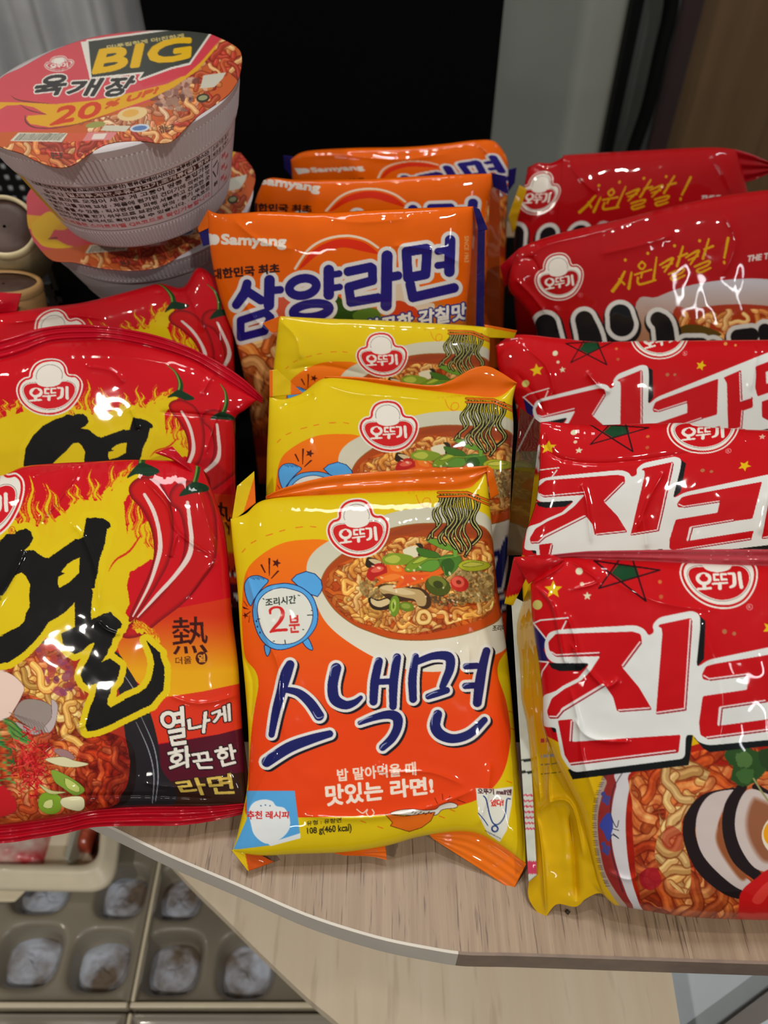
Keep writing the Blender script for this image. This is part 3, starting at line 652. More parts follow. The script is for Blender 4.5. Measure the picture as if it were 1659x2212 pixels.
def art_jin():
    R = (196, 8, 18); W = (226, 228, 224)
    cv = Cv(1080, 1120, 2060, 2060, SS, R)
    E = (1080, 1160, 2.865); F = (1080, 1560, 2.865)
    cv.view(*E)
    # lower yellow ground and bowl picture
    cv.poly([(150, 1160), (420, 1300), (3000, 1000), (3000, 2700), (100, 2700)], (222, 178, 8))
    cv.view(*F)
    cv.poly([(700, 280), (640, 340), (600, 460), (580, 600), (590, 760), (620, 900), (660, 1020), (780, 1180), (1000, 1400), (2400, 1400), (2800, 300), (1600, 100)], (176, 156, 140), True)
    cv.poly([(720, 280), (660, 380), (615, 520), (605, 660), (625, 820), (665, 960), (780, 1130), (1000, 1350), (2400, 1350), (2750, 300), (1600, 100)], (150, 44, 40), True)
    for k in range(46):
        t = k / 45; p = smooth([(650, 330), (600, 460), (585, 600), (595, 760), (622, 900), (670, 1020)], False, 12)[int(t * 59)]
        cv.stroke([p + [-14, 0], p + [12, 0]], 3, (70, 50, 50), False)
    cv.poly([(790, 270), (720, 400), (690, 560), (690, 720), (715, 860), (760, 1000), (820, 1130), (1000, 1350), (2400, 1350), (2700, 300), (1600, 100)], (214, 210, 214), True)
    for y in (470, 780): 
        for a in range(6): cv.ell(655 + 16 * math.cos(a), y + 30 * math.sin(a * 1.7), 12, 16, (70, 70, 140), 20 * a)
    cv.poly([(670, 560), (640, 590), (615, 640), (640, 680), (670, 740), (690, 690), (700, 640), (690, 580)], (60, 70, 160), True)
    for P in [[(760, 310), (700, 420), (685, 560), (720, 650), (735, 610)], [(700, 690), (735, 720), (690, 700), (690, 800), (715, 900), (760, 1050)], [(700, 660), (735, 670)]]: cv.stroke(P, 5, (40, 36, 60))
    soup = [(860, 280), (800, 420), (778, 600), (785, 780), (805, 930), (840, 1060), (900, 1180), (1100, 1330), (2300, 1330), (2600, 300), (1500, 100)]
    cv.poly(soup, (186, 42, 14), True)
    noodles(cv, [(860, 300), (820, 520), (830, 800), (860, 1050), (960, 1200), (1500, 1250), (2300, 1200), (2500, 300), (1500, 150)], 270, 62, 21, NOODR, 15, .4)
    tone(cv, soup, 150, 3, (.88, .58, .46), (1.02, .98, .95)); tone(cv, soup, 50, 4, (.88, .7, .62), (1.03, 1.0, 1.0))
    noodles(cv, [(1040, 240), (960, 420), (990, 620), (960, 840), (1060, 1000), (1160, 1060), (1180, 900), (1120, 640), (1220, 460), (1300, 260)], 34, 54, 22, [(226, 178, 110), (216, 160, 90)], 15, .45)
    cv.poly([(1040, 640), (1120, 680), (1130, 780), (1060, 800), (1000, 740)], (176, 30, 20), True, alpha=.5); cv.poly([(870, 930), (960, 900), (1000, 990), (930, 1040), (870, 1000)], (170, 20, 40), True, alpha=.8)
    # mushrooms
    cv.lay([('s', [(1440, 430), (1270, 480), (1180, 600), (1180, 740), (1260, 900), (1400, 1020), (1500, 1070)], [50, 70, 80, 80, 90, 90, 60], True)], [(0, (34, 22, 24))])
    cv.lay([('p', [(1430, 418), (1300, 450), (1225, 560), (1215, 700), (1260, 830), (1380, 960), (1500, 1040), (1560, 1000), (1450, 900), (1380, 780), (1350, 640), (1400, 520), (1470, 440)], True)], [(0, (208, 192, 186))])
    cv.lay([('p', [(1400, 520), (1350, 640), (1340, 740), (1400, 860), (1500, 980), (1540, 900), (1470, 760), (1440, 600)], True)], [(0, (150, 84, 48), 0, 0, 1, 20)])
    cv.lay([('s', [(1500, 400), (1430, 520), (1420, 680), (1480, 840), (1600, 960)], [60, 80, 84, 90, 60], True)], [(0, (34, 22, 24))])
    cv.lay([('s', [(1580, 400), (1700, 480), (1760, 620)], 40, True)], [(0, (34, 22, 24))])
    cv.lay([('p', [(1530, 420), (1470, 520), (1455, 660), (1500, 800), (1590, 910), (1700, 900), (1760, 700), (1720, 500), (1620, 430)], True)], [(0, (208, 192, 186)), (-60, (140, 74, 40), 16, 0, 1, 40)])
    # tomato, yolk, greens
    cv.poly([(1480, 1120), (1500, 1040), (1580, 970), (1700, 900), (2000, 900), (2100, 1200), (1800, 1300), (1500, 1300)], (206, 22, 22), True); cv.poly([(1560, 1100), (1640, 1000), (1700, 990), (1620, 1120)], (226, 60, 50), True)
    cv.ell(1850, 700, 230, 170, (238, 224, 200)); cv.ell(1800, 690, 170, 120, (236, 160, 20))
    for P, c in [([(1400, 180), (1500, 150), (1560, 170), (1640, 200), (1640, 300), (1580, 370), (1500, 400), (1430, 350), (1440, 280), (1405, 240)], (44, 78, 34)), ([(1460, 200), (1540, 190), (1560, 260), (1480, 280)], (80, 116, 60)), ([(1460, 310), (1560, 290), (1560, 360), (1500, 380)], (64, 104, 50)), ([(1600, 180), (1760, 160), (1760, 300), (1650, 300)], (40, 66, 34))]:
        cv.lay([('p', P, True)], [(0, c)], rough=8, rcell=14)
    cv.stroke([(1570, 350), (1620, 430), (1670, 500)], 12, (150, 150, 96))
    # white lettering ground
    cv.view(*E)
    for P in [[(205, 545), (292, 640), (270, 700), (300, 765), (235, 770)]]: cv.poly(P, (26, 24, 92))
    for P in [[(205, 535), (250, 515), (420, 500)], [(205, 530), (292, 640)], [(230, 768), (300, 775), (262, 830), (245, 900)], [(380, 580), (410, 520)]]: cv.stroke(P, 9, W, False)
    wg = [(262, 980), (330, 960), (470, 890), (560, 780), (330, 782), (285, 740), (272, 660), (300, 590), (370, 572), (840, 545), (895, 570), (920, 612), (955, 590), (942, 545), (985, 497), (1190, 455), (1238, 480), (1240, 560), (1215, 810), (1290, 760), (1360, 745), (2640, 480), (2640, 1180), (1640, 1258), (1290, 1290), (1225, 1268), (1195, 1222), (1150, 1226), (1145, 1371), (455, 1458), (400, 1400), (370, 1280), (355, 1180), (262, 1175)]
    bk = (16, 20, 22)
    cv.lay([('p', [(1225, 480), (1272, 520), (1262, 755), (1212, 812)]), ('p', [(300, 780), (560, 778), (500, 828), (370, 830), (320, 812)]), ('p', [(310, 1170), (355, 1170), (362, 1210), (330, 1208)]), ('p', [(420, 1440), (450, 1500), (1168, 1412), (1195, 1222), (1130, 1230)]), ('p', [(1200, 1240), (1260, 1310), (1300, 1332), (1620, 1298), (2640, 1220), (2640, 1150), (1300, 1270)])], [(0, bk)])
    cv.poly(chaikin(wg, 34), W)
    zi = [(345, 600), (820, 585), (870, 600), (880, 650), (755, 805), (860, 930), (940, 1065), (725, 1080), (700, 990), (640, 905), (380, 1060), (350, 1125), (305, 1125), (290, 1080), (320, 1000), (400, 940), (500, 890), (560, 830), (620, 738), (345, 742), (305, 700), (298, 650)]
    ii = [(985, 542), (1185, 500), (1190, 560), (1152, 1075), (965, 1100), (1005, 600), (1000, 562), (980, 556)]
    nn = [(358, 1135), (450, 1127), (440, 1200), (446, 1268), (1118, 1224), (1105, 1335), (440, 1415), (400, 1350), (375, 1220)]
    rl = [(1250, 850), (1275, 800), (1330, 785), (1800, 705), (1770, 1010), (1355, 1050), (1345, 1170), (1790, 1110), (1780, 1185), (1290, 1252), (1240, 1225), (1232, 1150), (1255, 985), (1530, 945), (1535, 842), (1290, 888), (1255, 880)]
    a2 = [(1845, 705), (1990, 670), (1985, 930), (2070, 918), (2065, 1010), (1980, 1022), (1965, 1170), (1850, 1185), (1868, 760)]
    mm = [(2110, 665), (2420, 610), (2405, 880), (2110, 925), (2095, 850), (2110, 730)]
    yy = [(2470, 600), (2590, 575), (2580, 1000), (2480, 1010), (2480, 880), (2430, 885), (2432, 820), (2480, 812), (2480, 750), (2436, 755), (2438, 700), (2480, 694)]
    n2 = [(2140, 975), (2235, 962), (2235, 1050), (2590, 1010), (2590, 1090), (2180, 1145), (2135, 1110)]
    cv.lay([('p', chaikin(P, 12)) for P in (zi, ii, nn, rl, a2, mm, yy, n2)], [(22, W), (0, R)])
    cv.poly([(2190, 730), (2330, 705), (2325, 810), (2188, 832)], W)
    for P in [[(318, 712), (348, 730), (612, 716)], [(866, 650), (758, 795)], [(925, 1058), (735, 1072)], [(640, 915), (385, 1070), (350, 1112), (308, 1110)], [(1178, 512), (1142, 1062), (972, 1086)], [(442, 1140), (434, 1260)], [(434, 1402), (1085, 1322)], [(1262, 858), (1295, 878), (1528, 848)], [(1640, 1012), (1368, 1052), (1356, 1160)], [(1280, 1240), (1770, 1176)], [(1978, 690), (1970, 935), (2055, 925)], [(1975, 1020), (1955, 1160), (1860, 1172)]]:
        cv.lay([('s', P, 9, False)], [(0, (150, 6, 24), 7, 7), (0, (240, 214, 214))])
    # stars and dots
    TL, Rr, BL, BR, TP = (583, 147), (988, 205), (612, 318), (903, 397), (795, 60)
    cv.poly([(735, 165), (845, 180), (862, 240), (765, 278), (690, 222)], (16, 66, 34))
    for a, b in [(TL, Rr), (Rr, BL), (BL, TP), (TP, BR), (BR, TL)]: cv.stroke([a, b], 10, (40, 4, 10), False)
    for x, y, r_, c in [(330, 325, 58, (226, 186, 10)), (540, 365, 28, (222, 216, 180)), (1668, 565, 46, (226, 186, 10)), (1760, 330, 26, (222, 170, 150)), (2330, 250, 50, (226, 186, 10))]: cv.poly(star(x, y, r_, .45, .15 * (x % 5)), c)
    for x, y, r_, c in [(232, 420, 30, (196, 184, 100)), (490, 212, 22, (216, 214, 180)), (508, 292, 13, (222, 200, 170)), (990, 278, 12, (206, 110, 50)), (997, 370, 13, (190, 90, 50)), (1390, 585, 15, (180, 110, 70)), (1450, 598, 12, (180, 110, 70)), (1880, 420, 15, (222, 150, 70)), (1960, 450, 10, (222, 150, 70)), (130, 600, 26, (196, 184, 150))]: cv.ell(x, y, r_, r_, c)
    badge(cv, affin(BAD0, [(1345, 0), (1360, 447), (1118, 230), (1595, 240)]), edge='thin', red=R); reg_mark(cv, 1545, 433, 18, (226, 150, 150))
    return cv


def art_samyang():
    OR = (236, 100, 0)
    cv = Cv(400, 400, 1080, 1000, SS, OR); V = (490, 500, 3.0164)
    cv.view(*V)
    cv.poly([(0, 700), (300, 560), (1580, 640), (1640, 1400), (-100, 1400)], (186, 60, 20), True)
    noodles(cv, [(150, 660), (700, 580), (1500, 650), (1600, 1300), (0, 1300)], 120, 60, 8, NOODR, 14, .5)
    cv.poly([(560, 560), (900, 470), (1300, 440), (1560, 540), (1560, 640), (800, 620)], (206, 110, 30), True)
    cv.poly([(330, 440), (420, 440), (440, 520), (340, 560)], (214, 90, 60), True)
    cv.poly([(1090, 360), (1140, 340), (1200, 460), (1350, 470), (1300, 560), (1100, 540)], (222, 200, 176), True)
    cv.poly([(1060, 500), (1120, 450), (1230, 500), (1250, 560), (1080, 560)], (206, 60, 24), True)
    for P, c in [([(700, 420), (760, 450), (860, 520), (820, 590), (700, 580)], (40, 74, 24)), ([(820, 540), (900, 500), (980, 510), (1000, 580), (860, 590)], (84, 118, 40))]: cv.poly(P, c, True)
    cv.poly([(470, 238), (560, 125), (680, 62), (780, 48), (900, 75), (985, 145), (890, 130), (750, 105), (600, 150), (500, 230)], (222, 44, 10), True)
    cv.stroke([(445, 242), (530, 120), (640, 52), (780, 28), (900, 52), (985, 105)], 16, (236, 214, 190))
    NV = (34, 26, 120)
    def ring(cx, cy, rx, ry, w): 
        t = np.linspace(0, 2 * np.pi, 30); return ('s', np.c_[cx + rx * np.cos(t), cy + ry * np.sin(t) - .12 * rx * np.cos(t)], w, False)
    L = [('s', [(132, 340), (118, 400), (62, 478)], [50, 60, 50], False), ('s', [(140, 395), (222, 448)], 50, False), ('s', [(278, 318), (274, 480)], 62, False), ('s', [(290, 385), (348, 380)], 42, False), ('s', [(90, 580), (250, 528), (285, 560), (245, 650), (90, 690), (90, 580)], 44, False),
         ring(495, 362, 88, 56, 50), ring(550, 515, 118, 44, 50), ('s', [(664, 252), (664, 412)], 62, False), ('s', [(670, 285), (732, 275)], 36, False), ('s', [(670, 372), (735, 362)], 36, False),
         ('s', [(790, 262), (935, 232), (948, 240), (950, 320), (795, 362), (808, 462), (985, 432)], 52, False), ('s', [(1044, 160), (1038, 482)], 66, False), ('s', [(1050, 300), (1115, 288)], 50, False),
         ('s', [(1170, 132), (1300, 112), (1305, 125), (1295, 280), (1180, 302), (1170, 132)], 56, False), ('s', [(1455, 58), (1450, 262)], 62, False), ('s', [(1375, 130), (1450, 120)], 38, False), ('s', [(1375, 222), (1450, 212)], 38, False), ('s', [(1195, 345), (1212, 430), (1480, 368)], 56, False)]
    cv.lay(L, [(29, (226, 222, 218)), (4, NV)])
    cv.text('화끈한 감칠맛', [(900, 580), (1560, 465), (1560, 570), (900, 680)], (236, 232, 224), bold=9, out=(9, (30, 40, 130)))
    cv.text('SINCE 1963', [(1576, 30), (1576, 200), (1548, 200), (1548, 30)], (232, 170, 110), bold=2)
    cv.view(420, 270, 2.2419)
    cv.text('Samyang', [(133, 530), (443, 540), (441, 602), (131, 590)], (236, 226, 214), bold=8)
    cv.ell(96, 555, 26, 26, (236, 230, 220)); cv.poly([(40, 520), (84, 528), (84, 582), (40, 590)], (236, 230, 220))
    cv.text('대한민국 최초', [(85, 700), (410, 672), (412, 715), (88, 748)], (60, 24, 20), bold=5)
    return cv


def art_siwon():
    R = (172, 8, 16); W = (216, 212, 206); K = (22, 22, 26)
    cv = Cv(1060, 330, 1800, 1000, SS, R); cv.view(1060, 280, 2.7696)
    cv.poly([(860, 1090), (1000, 1000), (1200, 930), (1450, 895), (1700, 900), (2050, 980), (2050, 1900), (900, 1900)], grad((196, 190, 196), (170, 120, 90), 610, 720), True)
    cv.poly([(1080, 1130), (1200, 1075), (1450, 1045), (1700, 1060), (2000, 1120), (2000, 1900), (1000, 1900)], (168, 50, 20), True)
    noodles(cv, [(1130, 1130), (1300, 1080), (1700, 1080), (2000, 1150), (2000, 1700), (1100, 1700)], 110, 30, 31, NOODR, 14, .6)
    cv.poly([(1120, 1200), (1180, 1165), (1290, 1180), (1380, 1230), (1200, 1240)], (90, 66, 20), True)
    YL = (214, 158, 10)
    S_ = lambda P, w=17, d=(0, 0): cv.stroke([(x + d[0], y + d[1]) for x, y in P], w, YL, True, rough=1.6, rcell=5)
    for p in [(805, 780), (940, 740), (1100, 695), (1250, 665)]: cv.ell(p[0], p[1], 9, 10, YL)
    S_([(802, 850), (770, 910), (730, 965)], [14, 20, 22]); S_([(770, 895), (800, 925)], 14); S_([(842, 855), (826, 950)], [12, 20])
    S_([(905, 790), (885, 815), (905, 835), (925, 812), (905, 790)], 12); S_([(862, 868), (960, 838)], 12); S_([(905, 855), (900, 885)], 12); S_([(992, 765), (975, 890)], [10, 16]); S_([(880, 885), (890, 925), (985, 900)], 14)
    for d in [(0, 0), (155, -45)]:
        S_([(1012, 810), (1090, 770), (1040, 850)], [12, 16, 12], d); S_([(1030, 825), (1085, 800)], 12, d); S_([(1150, 700), (1115, 815)], [12, 18], d); S_([(1125, 762), (1175, 742)], 14, d); S_([(1065, 865), (1150, 830), (1145, 855), (1080, 885), (1100, 900), (1160, 872)], 13, d)
    S_([(1420, 650), (1398, 765)], [18, 14]); S_([(1396, 790), (1397, 800)], 14)
    cv.text('THE T', [(1540, 755), (1665, 738), (1660, 772), (1533, 790)], (214, 196, 190), bold=5)
    cv.lay([('s', [(330, 1170), (390, 1400)], 130, False), ('s', [(560, 1140), (600, 1280), (600, 1500)], [110, 140, 130], True), ('s', [(775, 1110), (785, 1165)], [130, 146], False), ('s', [(1000, 1135), (1040, 1200), (1060, 1500)], [90, 110, 120], True),
            ('s', [(720, 1360), (960, 1340)], 100, False), ('s', [(1170, 1290), (1260, 1290)], 90, False), ('s', [(1330, 1300), (1360, 1480)], 90, False), ('s', [(1480, 1240), (1560, 1230)], 90, False), ('s', [(1640, 1200), (1680, 1500)], 80, False)],
           [(40, K, 4, 16), (27, W), (0, K)])
    badge(cv, affin(BAD0, [(400, 745), (400, 1030), (274, 900), (563, 870)]), edge='thin', red=R); reg_mark(cv, 537, 990, 13, (206, 100, 110))
    return cv


def art_lid():
    PK = (206, 74, 84)
    cv = Cv(-120, 40, 560, 400, SS, PK); cv.view(0, 0, 2.765)
    big = [(-400, 800), (0, 790), (300, 775), (560, 700), (800, 640), (1000, 560), (1100, 430), (1230, 330), (1330, 220), (1600, 200), (1600, 1100), (-400, 1200)]
    cv.poly(big, (196, 92, 44), False)
    noodles(cv, [(1100, 450), (1330, 230), (1500, 300), (1480, 560), (1200, 700), (1000, 860), (400, 1050), (100, 960), (60, 860), (700, 780), (1000, 720)], 330, 30, 41, [(216, 130, 70), (190, 80, 44), (230, 170, 110), (180, 60, 40)], 12, .5)
    noodles(cv, [(480, 740), (860, 640), (1060, 560), (1060, 720), (900, 760), (560, 800)], 40, 30, 42, [(222, 180, 140), (200, 130, 90)], 10, .5)
    speck(cv, [(900, 560), (1150, 460), (1240, 540), (1150, 660), (960, 640)], 90, 30, 43, [(150, 110, 100), (120, 70, 60), (190, 150, 130)])
    cv.ell(790, 680, 90, 40, (226, 196, 140), -10); cv.ell(780, 676, 50, 22, (222, 170, 80), -10); cv.ell(570, 745, 60, 18, (150, 150, 80), -8)
    cv.poly([(-400, 500), (-300, 560), (0, 610), (130, 612), (330, 622), (560, 600), (800, 550), (1000, 500), (1120, 440), (1230, 330), (1300, 235), (1290, 290), (1180, 420), (1040, 520), (900, 590), (700, 660), (460, 740), (300, 760), (180, 740), (150, 700), (170, 690), (280, 685), (200, 640), (120, 625), (40, 640), (-60, 680), (-400, 640)], (222, 164, 30), False)
    cv.poly([(-60, 690), (40, 630), (120, 628), (160, 660), (280, 682), (170, 686), (150, 720), (180, 752), (300, 775), (0, 790), (-300, 790)], (206, 74, 84))
    for P in [[(65, 570), (120, 600), (300, 620)], [(120, 625), (180, 660), (275, 682)], [(150, 690), (160, 735), (230, 765), (400, 755), (640, 690)]]: cv.stroke(P, [2, 7, 3] if len(P) == 3 else [4, 10, 7, 5, 2], (84, 50, 30), alpha=.8)
    cv.view(0, 240, 5.03, H_L2); cv.poly([(350, 1230), (430, 1150), (530, 1090), (600, 1130), (655, 1205), (600, 1270), (550, 1360), (530, 1390), (620, 1400), (720, 1450), (800, 1475), (640, 1492), (480, 1470), (400, 1400), (345, 1320)], (222, 176, 20), True); cv.stroke([(530, 1388), (620, 1375), (600, 1382)], 10, (90, 40, 40)); cv.view(0, 0, 2.765)
    cv.text('20', [(355, 640), (610, 605), (590, 690), (300, 748)], (206, 60, 30), bold=11); cv.text('% UP!', [(640, 612), (950, 520), (930, 556), (620, 650)], (206, 80, 30), bold=7)
    cv.poly([(700, 205), (1000, 180), (1250, 170), (1330, 220), (1200, 370), (1110, 450), (860, 520), (800, 470), (870, 430), (540, 470)], (206, 60, 74))
    W = (226, 222, 212); G = (58, 62, 54)
    cv.lay([('p', [(525, 248), (1060, 175), (1250, 200), (1130, 375), (1020, 402), (835, 470), (862, 428), (545, 462)])], [(12, W), (0, G)])
    cv.poly([(482, 250), (528, 246), (548, 466), (536, 466)], W)
    cv.text('BIG', [(600, 300), (1142, 222), (1130, 345), (556, 437)], (226, 178, 14), bold=20)
    cv.text('더!푸짐하게 더!진하게', [(638, 272), (1095, 200), (1098, 224), (640, 292)], (206, 190, 120), bold=3)
    cv.text('육', [(265, 455), (420, 445), (370, 560), (165, 585)], (50, 48, 48), bold=11, out=(8, W)); cv.text('개', [(430, 480), (620, 470), (560, 570), (390, 580)], (50, 48, 48), bold=11, out=(8, W)); cv.text('장', [(670, 465), (825, 455), (745, 565), (600, 580)], (50, 48, 48), bold=11, out=(8, W))
    badge(cv, affin(BAD0, [(360, 335), (350, 428), (265, 390), (440, 375)]), edge='thin', red=(206, 74, 84))
    cv.poly([(60, 842), (110, 792), (405, 795), (370, 848)], (214, 208, 190)); r = np.random.RandomState(3)
    for k in range(24):
        x = 85 + k * 11.5; cv.poly([(x, 838), (x + 38, 798), (x + 41 + 4 * r.rand(), 798), (x + 3 + 4 * r.rand(), 838)], (70, 68, 56))
    cv.poly([(375, 848), (408, 795), (520, 795), (490, 842)], (206, 90, 60)); cv.poly([(490, 842), (525, 790), (700, 790), (660, 836)], (214, 130, 130)); cv.poly([(560, 800), (640, 796), (620, 830), (545, 832)], (226, 210, 200))
    cv.poly([(600, 780), (625, 748), (780, 752), (750, 786)], (206, 200, 180)); cv.ell(835, 765, 60, 24, (196, 206, 216), -6); cv.ell(835, 765, 44, 14, (90, 120, 170), -6)
    cv.poly([(1215, 450), (1350, 432), (1330, 470), (1280, 520), (1195, 528)], (200, 196, 180))
    cv.ell(1212, 586, 40, 26, (60, 56, 44), -10); cv.ell(1212, 584, 28, 15, (150, 150, 110), -10)
    cv.text('접는곳', [(945, 755), (1040, 738), (1035, 775), (960, 798)], (70, 50, 40), bold=2)
    cv.text('뜯는곳', [(300, 912), (376, 912), (372, 945), (312, 950)], (70, 50, 40), bold=2)
    return cv


def art_cup():
    """label on the side of the cup: x = arc length, y = height, in an arbitrary 1000 x 300 frame"""
    W = (214, 204, 206); cv = Cv(0, 0, 1000, 300, 2.0, W); cv.view()
    K = (44, 34, 34); P = (206, 86, 92)
    cv.stroke([(0, 70), (1000, 70)], 1.5, K, False); cv.stroke([(0, 232), (1000, 232)], 1.5, K, False)
    cv.poly([(0, 60), (168, 60), (182, 240), (0, 240)], (220, 176, 20)); cv.poly([(0, 60), (60, 60), (70, 240), (0, 240)], (196, 70, 80))
    rows = [('스프류(진한육개장분말스프:미국산,호주산) 팜유(말레이시아산) 글루텐(프랑스산)', 74, 90, K, 0), ('밀,대두,계란,우유,쇠고기,조개류(굴) 함유', 93, 110, (226, 214, 210), 1), ('· 메밀 토마토 오징어 새우 게 고등어 땅콩 혼입가능', 113, 129, K, 0),
            ('· 부분이 다를 피해 보상 · 제품에 첨가된 건더기에 의하여 맛', 132, 147, K, 0), ('· 끓는 물을 수 있음 · 직사광선을 피해 서늘하고 건조한 곳', 150, 165, K, 0), ('정면에 영향을 받기 쉬우므로 보관에 유의 · 용기 뚜껑을', 168, 183, K, 0),
            ('소비자상담실에서도 확인하실 수 있습니다. · QR코드', 186, 201, K, 0), ('이 제품은 스마트라벨 QR코드로 확인가능합니다', 205, 222, P, 0)]
    for t, y0, y1, c, band in rows:
        if band: cv.poly([(330, y0 - 1), (815, y0 - 1), (815, y1 + 1), (330, y1 + 1)], (70, 44, 42))
        a, b = (335, 810) if band else (205, 810)
        cv.text(t, [(a, y0 + 1), (b, y0 + 1), (b, y1 - 1), (a, y1 - 1)], c, bold=1.2)
    cv.text('중국산', [(240, 95), (318, 95), (318, 108), (240, 108)], K, bold=1)
    cv.stroke([(822, 70), (822, 232)], 1.5, K, False); cv.stroke([(870, 112), (870, 232)], 1.5, K, False); cv.stroke([(822, 112), (1000, 112)], 1.5, K, False)
    cv.text('소비기한 표시', [(828, 76), (930, 76), (930, 90), (828, 90)], K, bold=1); cv.text('제조원 오뚜기', [(828, 95), (930, 95), (930, 108), (828, 108)], K, bold=1)
    for k in range(3):
        a = k * 2.094 - .5; cv.stroke([(846 + 17 * math.cos(a), 150 + 24 * math.sin(a)), (846 + 17 * math.cos(a + 1.5), 150 + 24 * math.sin(a + 1.5))], 5, K, False)
    cv.text('종이', [(836, 190), (857, 190), (857, 203), (836, 203)], K, bold=2)
    for k in range(6): cv.text('주의', [(882 + (k % 2) * 30, 125 + k * 17), (908 + (k % 2) * 30, 125 + k * 17), (908 + (k % 2) * 30, 138 + k * 17), (882 + (k % 2) * 30, 138 + k * 17)], P, bold=2.5)
    return cv
# ---------------------------------------------------------------- geometry helpers
CF = np.array([0, math.cos(PITCH), -math.sin(PITCH)]); CU = np.array([0, math.sin(PITCH), math.cos(PITCH)]); CX = np.array([1., 0, 0]); CC = np.array([0, 0, CAMZ])


def ray(p):
    p = np.asarray(p, float)
    return CF + (p[..., 0:1] - 829.5) / FPX * CX - (p[..., 1:2] - 1106.0) / FPX * CU


def hit(p, n, c):
    r = ray(p); return CC + r * ((c - CC @ n) / (r @ n))[..., None]


def at_depth(px, py, dep): return CC + ray([px, py]) * dep
def on_z(p, z): return hit(np.asarray(p, float), np.array([0, 0, 1.]), np.full(np.asarray(p).shape[:-1], z))
def on_y(p, y): return hit(np.asarray(p, float), np.array([0, 1., 0]), np.full(np.asarray(p).shape[:-1], y))


def lin(c):
    c = np.clip(np.asarray(c, float), 0, 1); return np.where(c <= .04045, c / 12.92, ((c + .055) / 1.055) ** 2.4)


def s3(c): return tuple(lin(np.array(c) / 255.0)) + (1.0,)


def tag(o, label=None, cat=None, group=None, kind=None):
    if label: o['label'] = label
    if cat: o['category'] = cat
    if group: o['group'] = group
    if kind: o['kind'] = kind
    return o


def empty(name, loc, label, cat, group=None):
    o = bpy.data.objects.new(name, None); sc.collection.objects.link(o); o.location = tuple(loc); o.empty_display_size = .02
    return tag(o, label, cat, group)


def mesh_np(name, V, F, mat, parent=None, colors=None, smooth_=True):
    """V (n,3) world coordinates, F (m,4) or (m,3) indices"""
    V = np.asarray(V, np.float64)
    if parent is not None: V = V - np.array(origin(parent))
    me = bpy.data.meshes.new(name); k = F.shape[1]
    me.vertices.add(len(V)); me.vertices.foreach_set('co', V.astype(np.float32).ravel())
    me.loops.add(F.size); me.loops.foreach_set('vertex_index', F.astype(np.int32).ravel())
    me.polygons.add(len(F)); me.polygons.foreach_set('loop_start', np.arange(0, F.size, k, dtype=np.int32))
    me.update(calc_edges=True); me.validate()
    if smooth_: me.shade_smooth()
    else: me.shade_flat()
    if colors is not None:
        at = me.color_attributes.new('print', 'FLOAT_COLOR', 'POINT')
        c = np.ones((len(V), 4), np.float32); c[:, :3] = lin(colors); at.data.foreach_set('color', c.ravel())
    me.materials.append(mat)
    o = bpy.data.objects.new(name, me); sc.collection.objects.link(o)
    if parent is not None: o.parent = parent
    return o


def origin(p):
    v = np.zeros(3)
    while p is not None: v = v + np.array(p.location); p = p.parent
    return v


def gridF(nv, nu, wrap=False, off=0):
    i = np.arange(nv - 1)[:, None]; j = np.arange(nu if wrap else nu - 1)[None, :]; j2 = (j + 1) % nu
    a = i * nu + j; b = i * nu + j2; c = (i + 1) * nu + j2; d = (i + 1) * nu + j
    return np.stack([a, d, c, b], -1).reshape(-1, 4) + off


NODE = {}
def mat_film(name='printed film', rough=.5, coat=.6, crough=.04, spec=.08, gain=1.0):
    if name in NODE: return NODE[name]
    m = bpy.data.materials.new(name); m.use_nodes = True; nt = m.node_tree; b = nt.nodes['Principled BSDF']
    a = nt.nodes.new('ShaderNodeAttribute'); a.attribute_name = 'print'
    nt.links.new(a.outputs['Color'], b.inputs['Base Color'])
    b.inputs['Roughness'].default_value = rough; b.inputs['Coat Weight'].default_value = coat; b.inputs['Coat Roughness'].default_value = crough; b.inputs['Specular IOR Level'].default_value = spec
    NODE[name] = m; return m


def mat(name, col, rough=.5, coat=0, noise=None, metal=0, trans=0, bump=0, bscale=200, spec=.5, ramp=(.35, .65)):
    if name in NODE: return NODE[name]
    m = bpy.data.materials.new(name); m.use_nodes = True; nt = m.node_tree; b = nt.nodes['Principled BSDF']
    b.inputs['Roughness'].default_value = rough; b.inputs['Coat Weight'].default_value = coat; b.inputs['Metallic'].default_value = metal; b.inputs['Transmission Weight'].default_value = trans; b.inputs['Specular IOR Level'].default_value = spec
    tc = nt.nodes.new('ShaderNodeTexCoord'); nz = nt.nodes.new('ShaderNodeTexNoise'); nz.inputs['Scale'].default_value = (noise or (40, None))[0]; nz.inputs['Detail'].default_value = 5
    nt.links.new(tc.outputs['Object'], nz.inputs['Vector'])
    cr = nt.nodes.new('ShaderNodeValToRGB'); c = np.array(s3(col)); d = np.array(s3(noise[1])) if noise and noise[1] is not None else c * [.93, .93, .93, 1]
    cr.color_ramp.elements[0].position = ramp[0]; cr.color_ramp.elements[1].position = ramp[1]
    cr.color_ramp.elements[0].color = d; cr.color_ramp.elements[1].color = c
    nt.links.new(nz.outputs['Fac'], cr.inputs['Fac']); nt.links.new(cr.outputs['Color'], b.inputs['Base Color'])
    if bump:
        n2 = nt.nodes.new('ShaderNodeTexNoise'); n2.inputs['Scale'].default_value = bscale; nt.links.new(tc.outputs['Object'], n2.inputs['Vector'])
        bp = nt.nodes.new('ShaderNodeBump'); bp.inputs['Strength'].default_value = bump; bp.inputs['Distance'].default_value = .001
        nt.links.new(n2.outputs['Fac'], bp.inputs['Height']); nt.links.new(bp.outputs['Normal'], b.inputs['Normal'])
    NODE[name] = m; return m


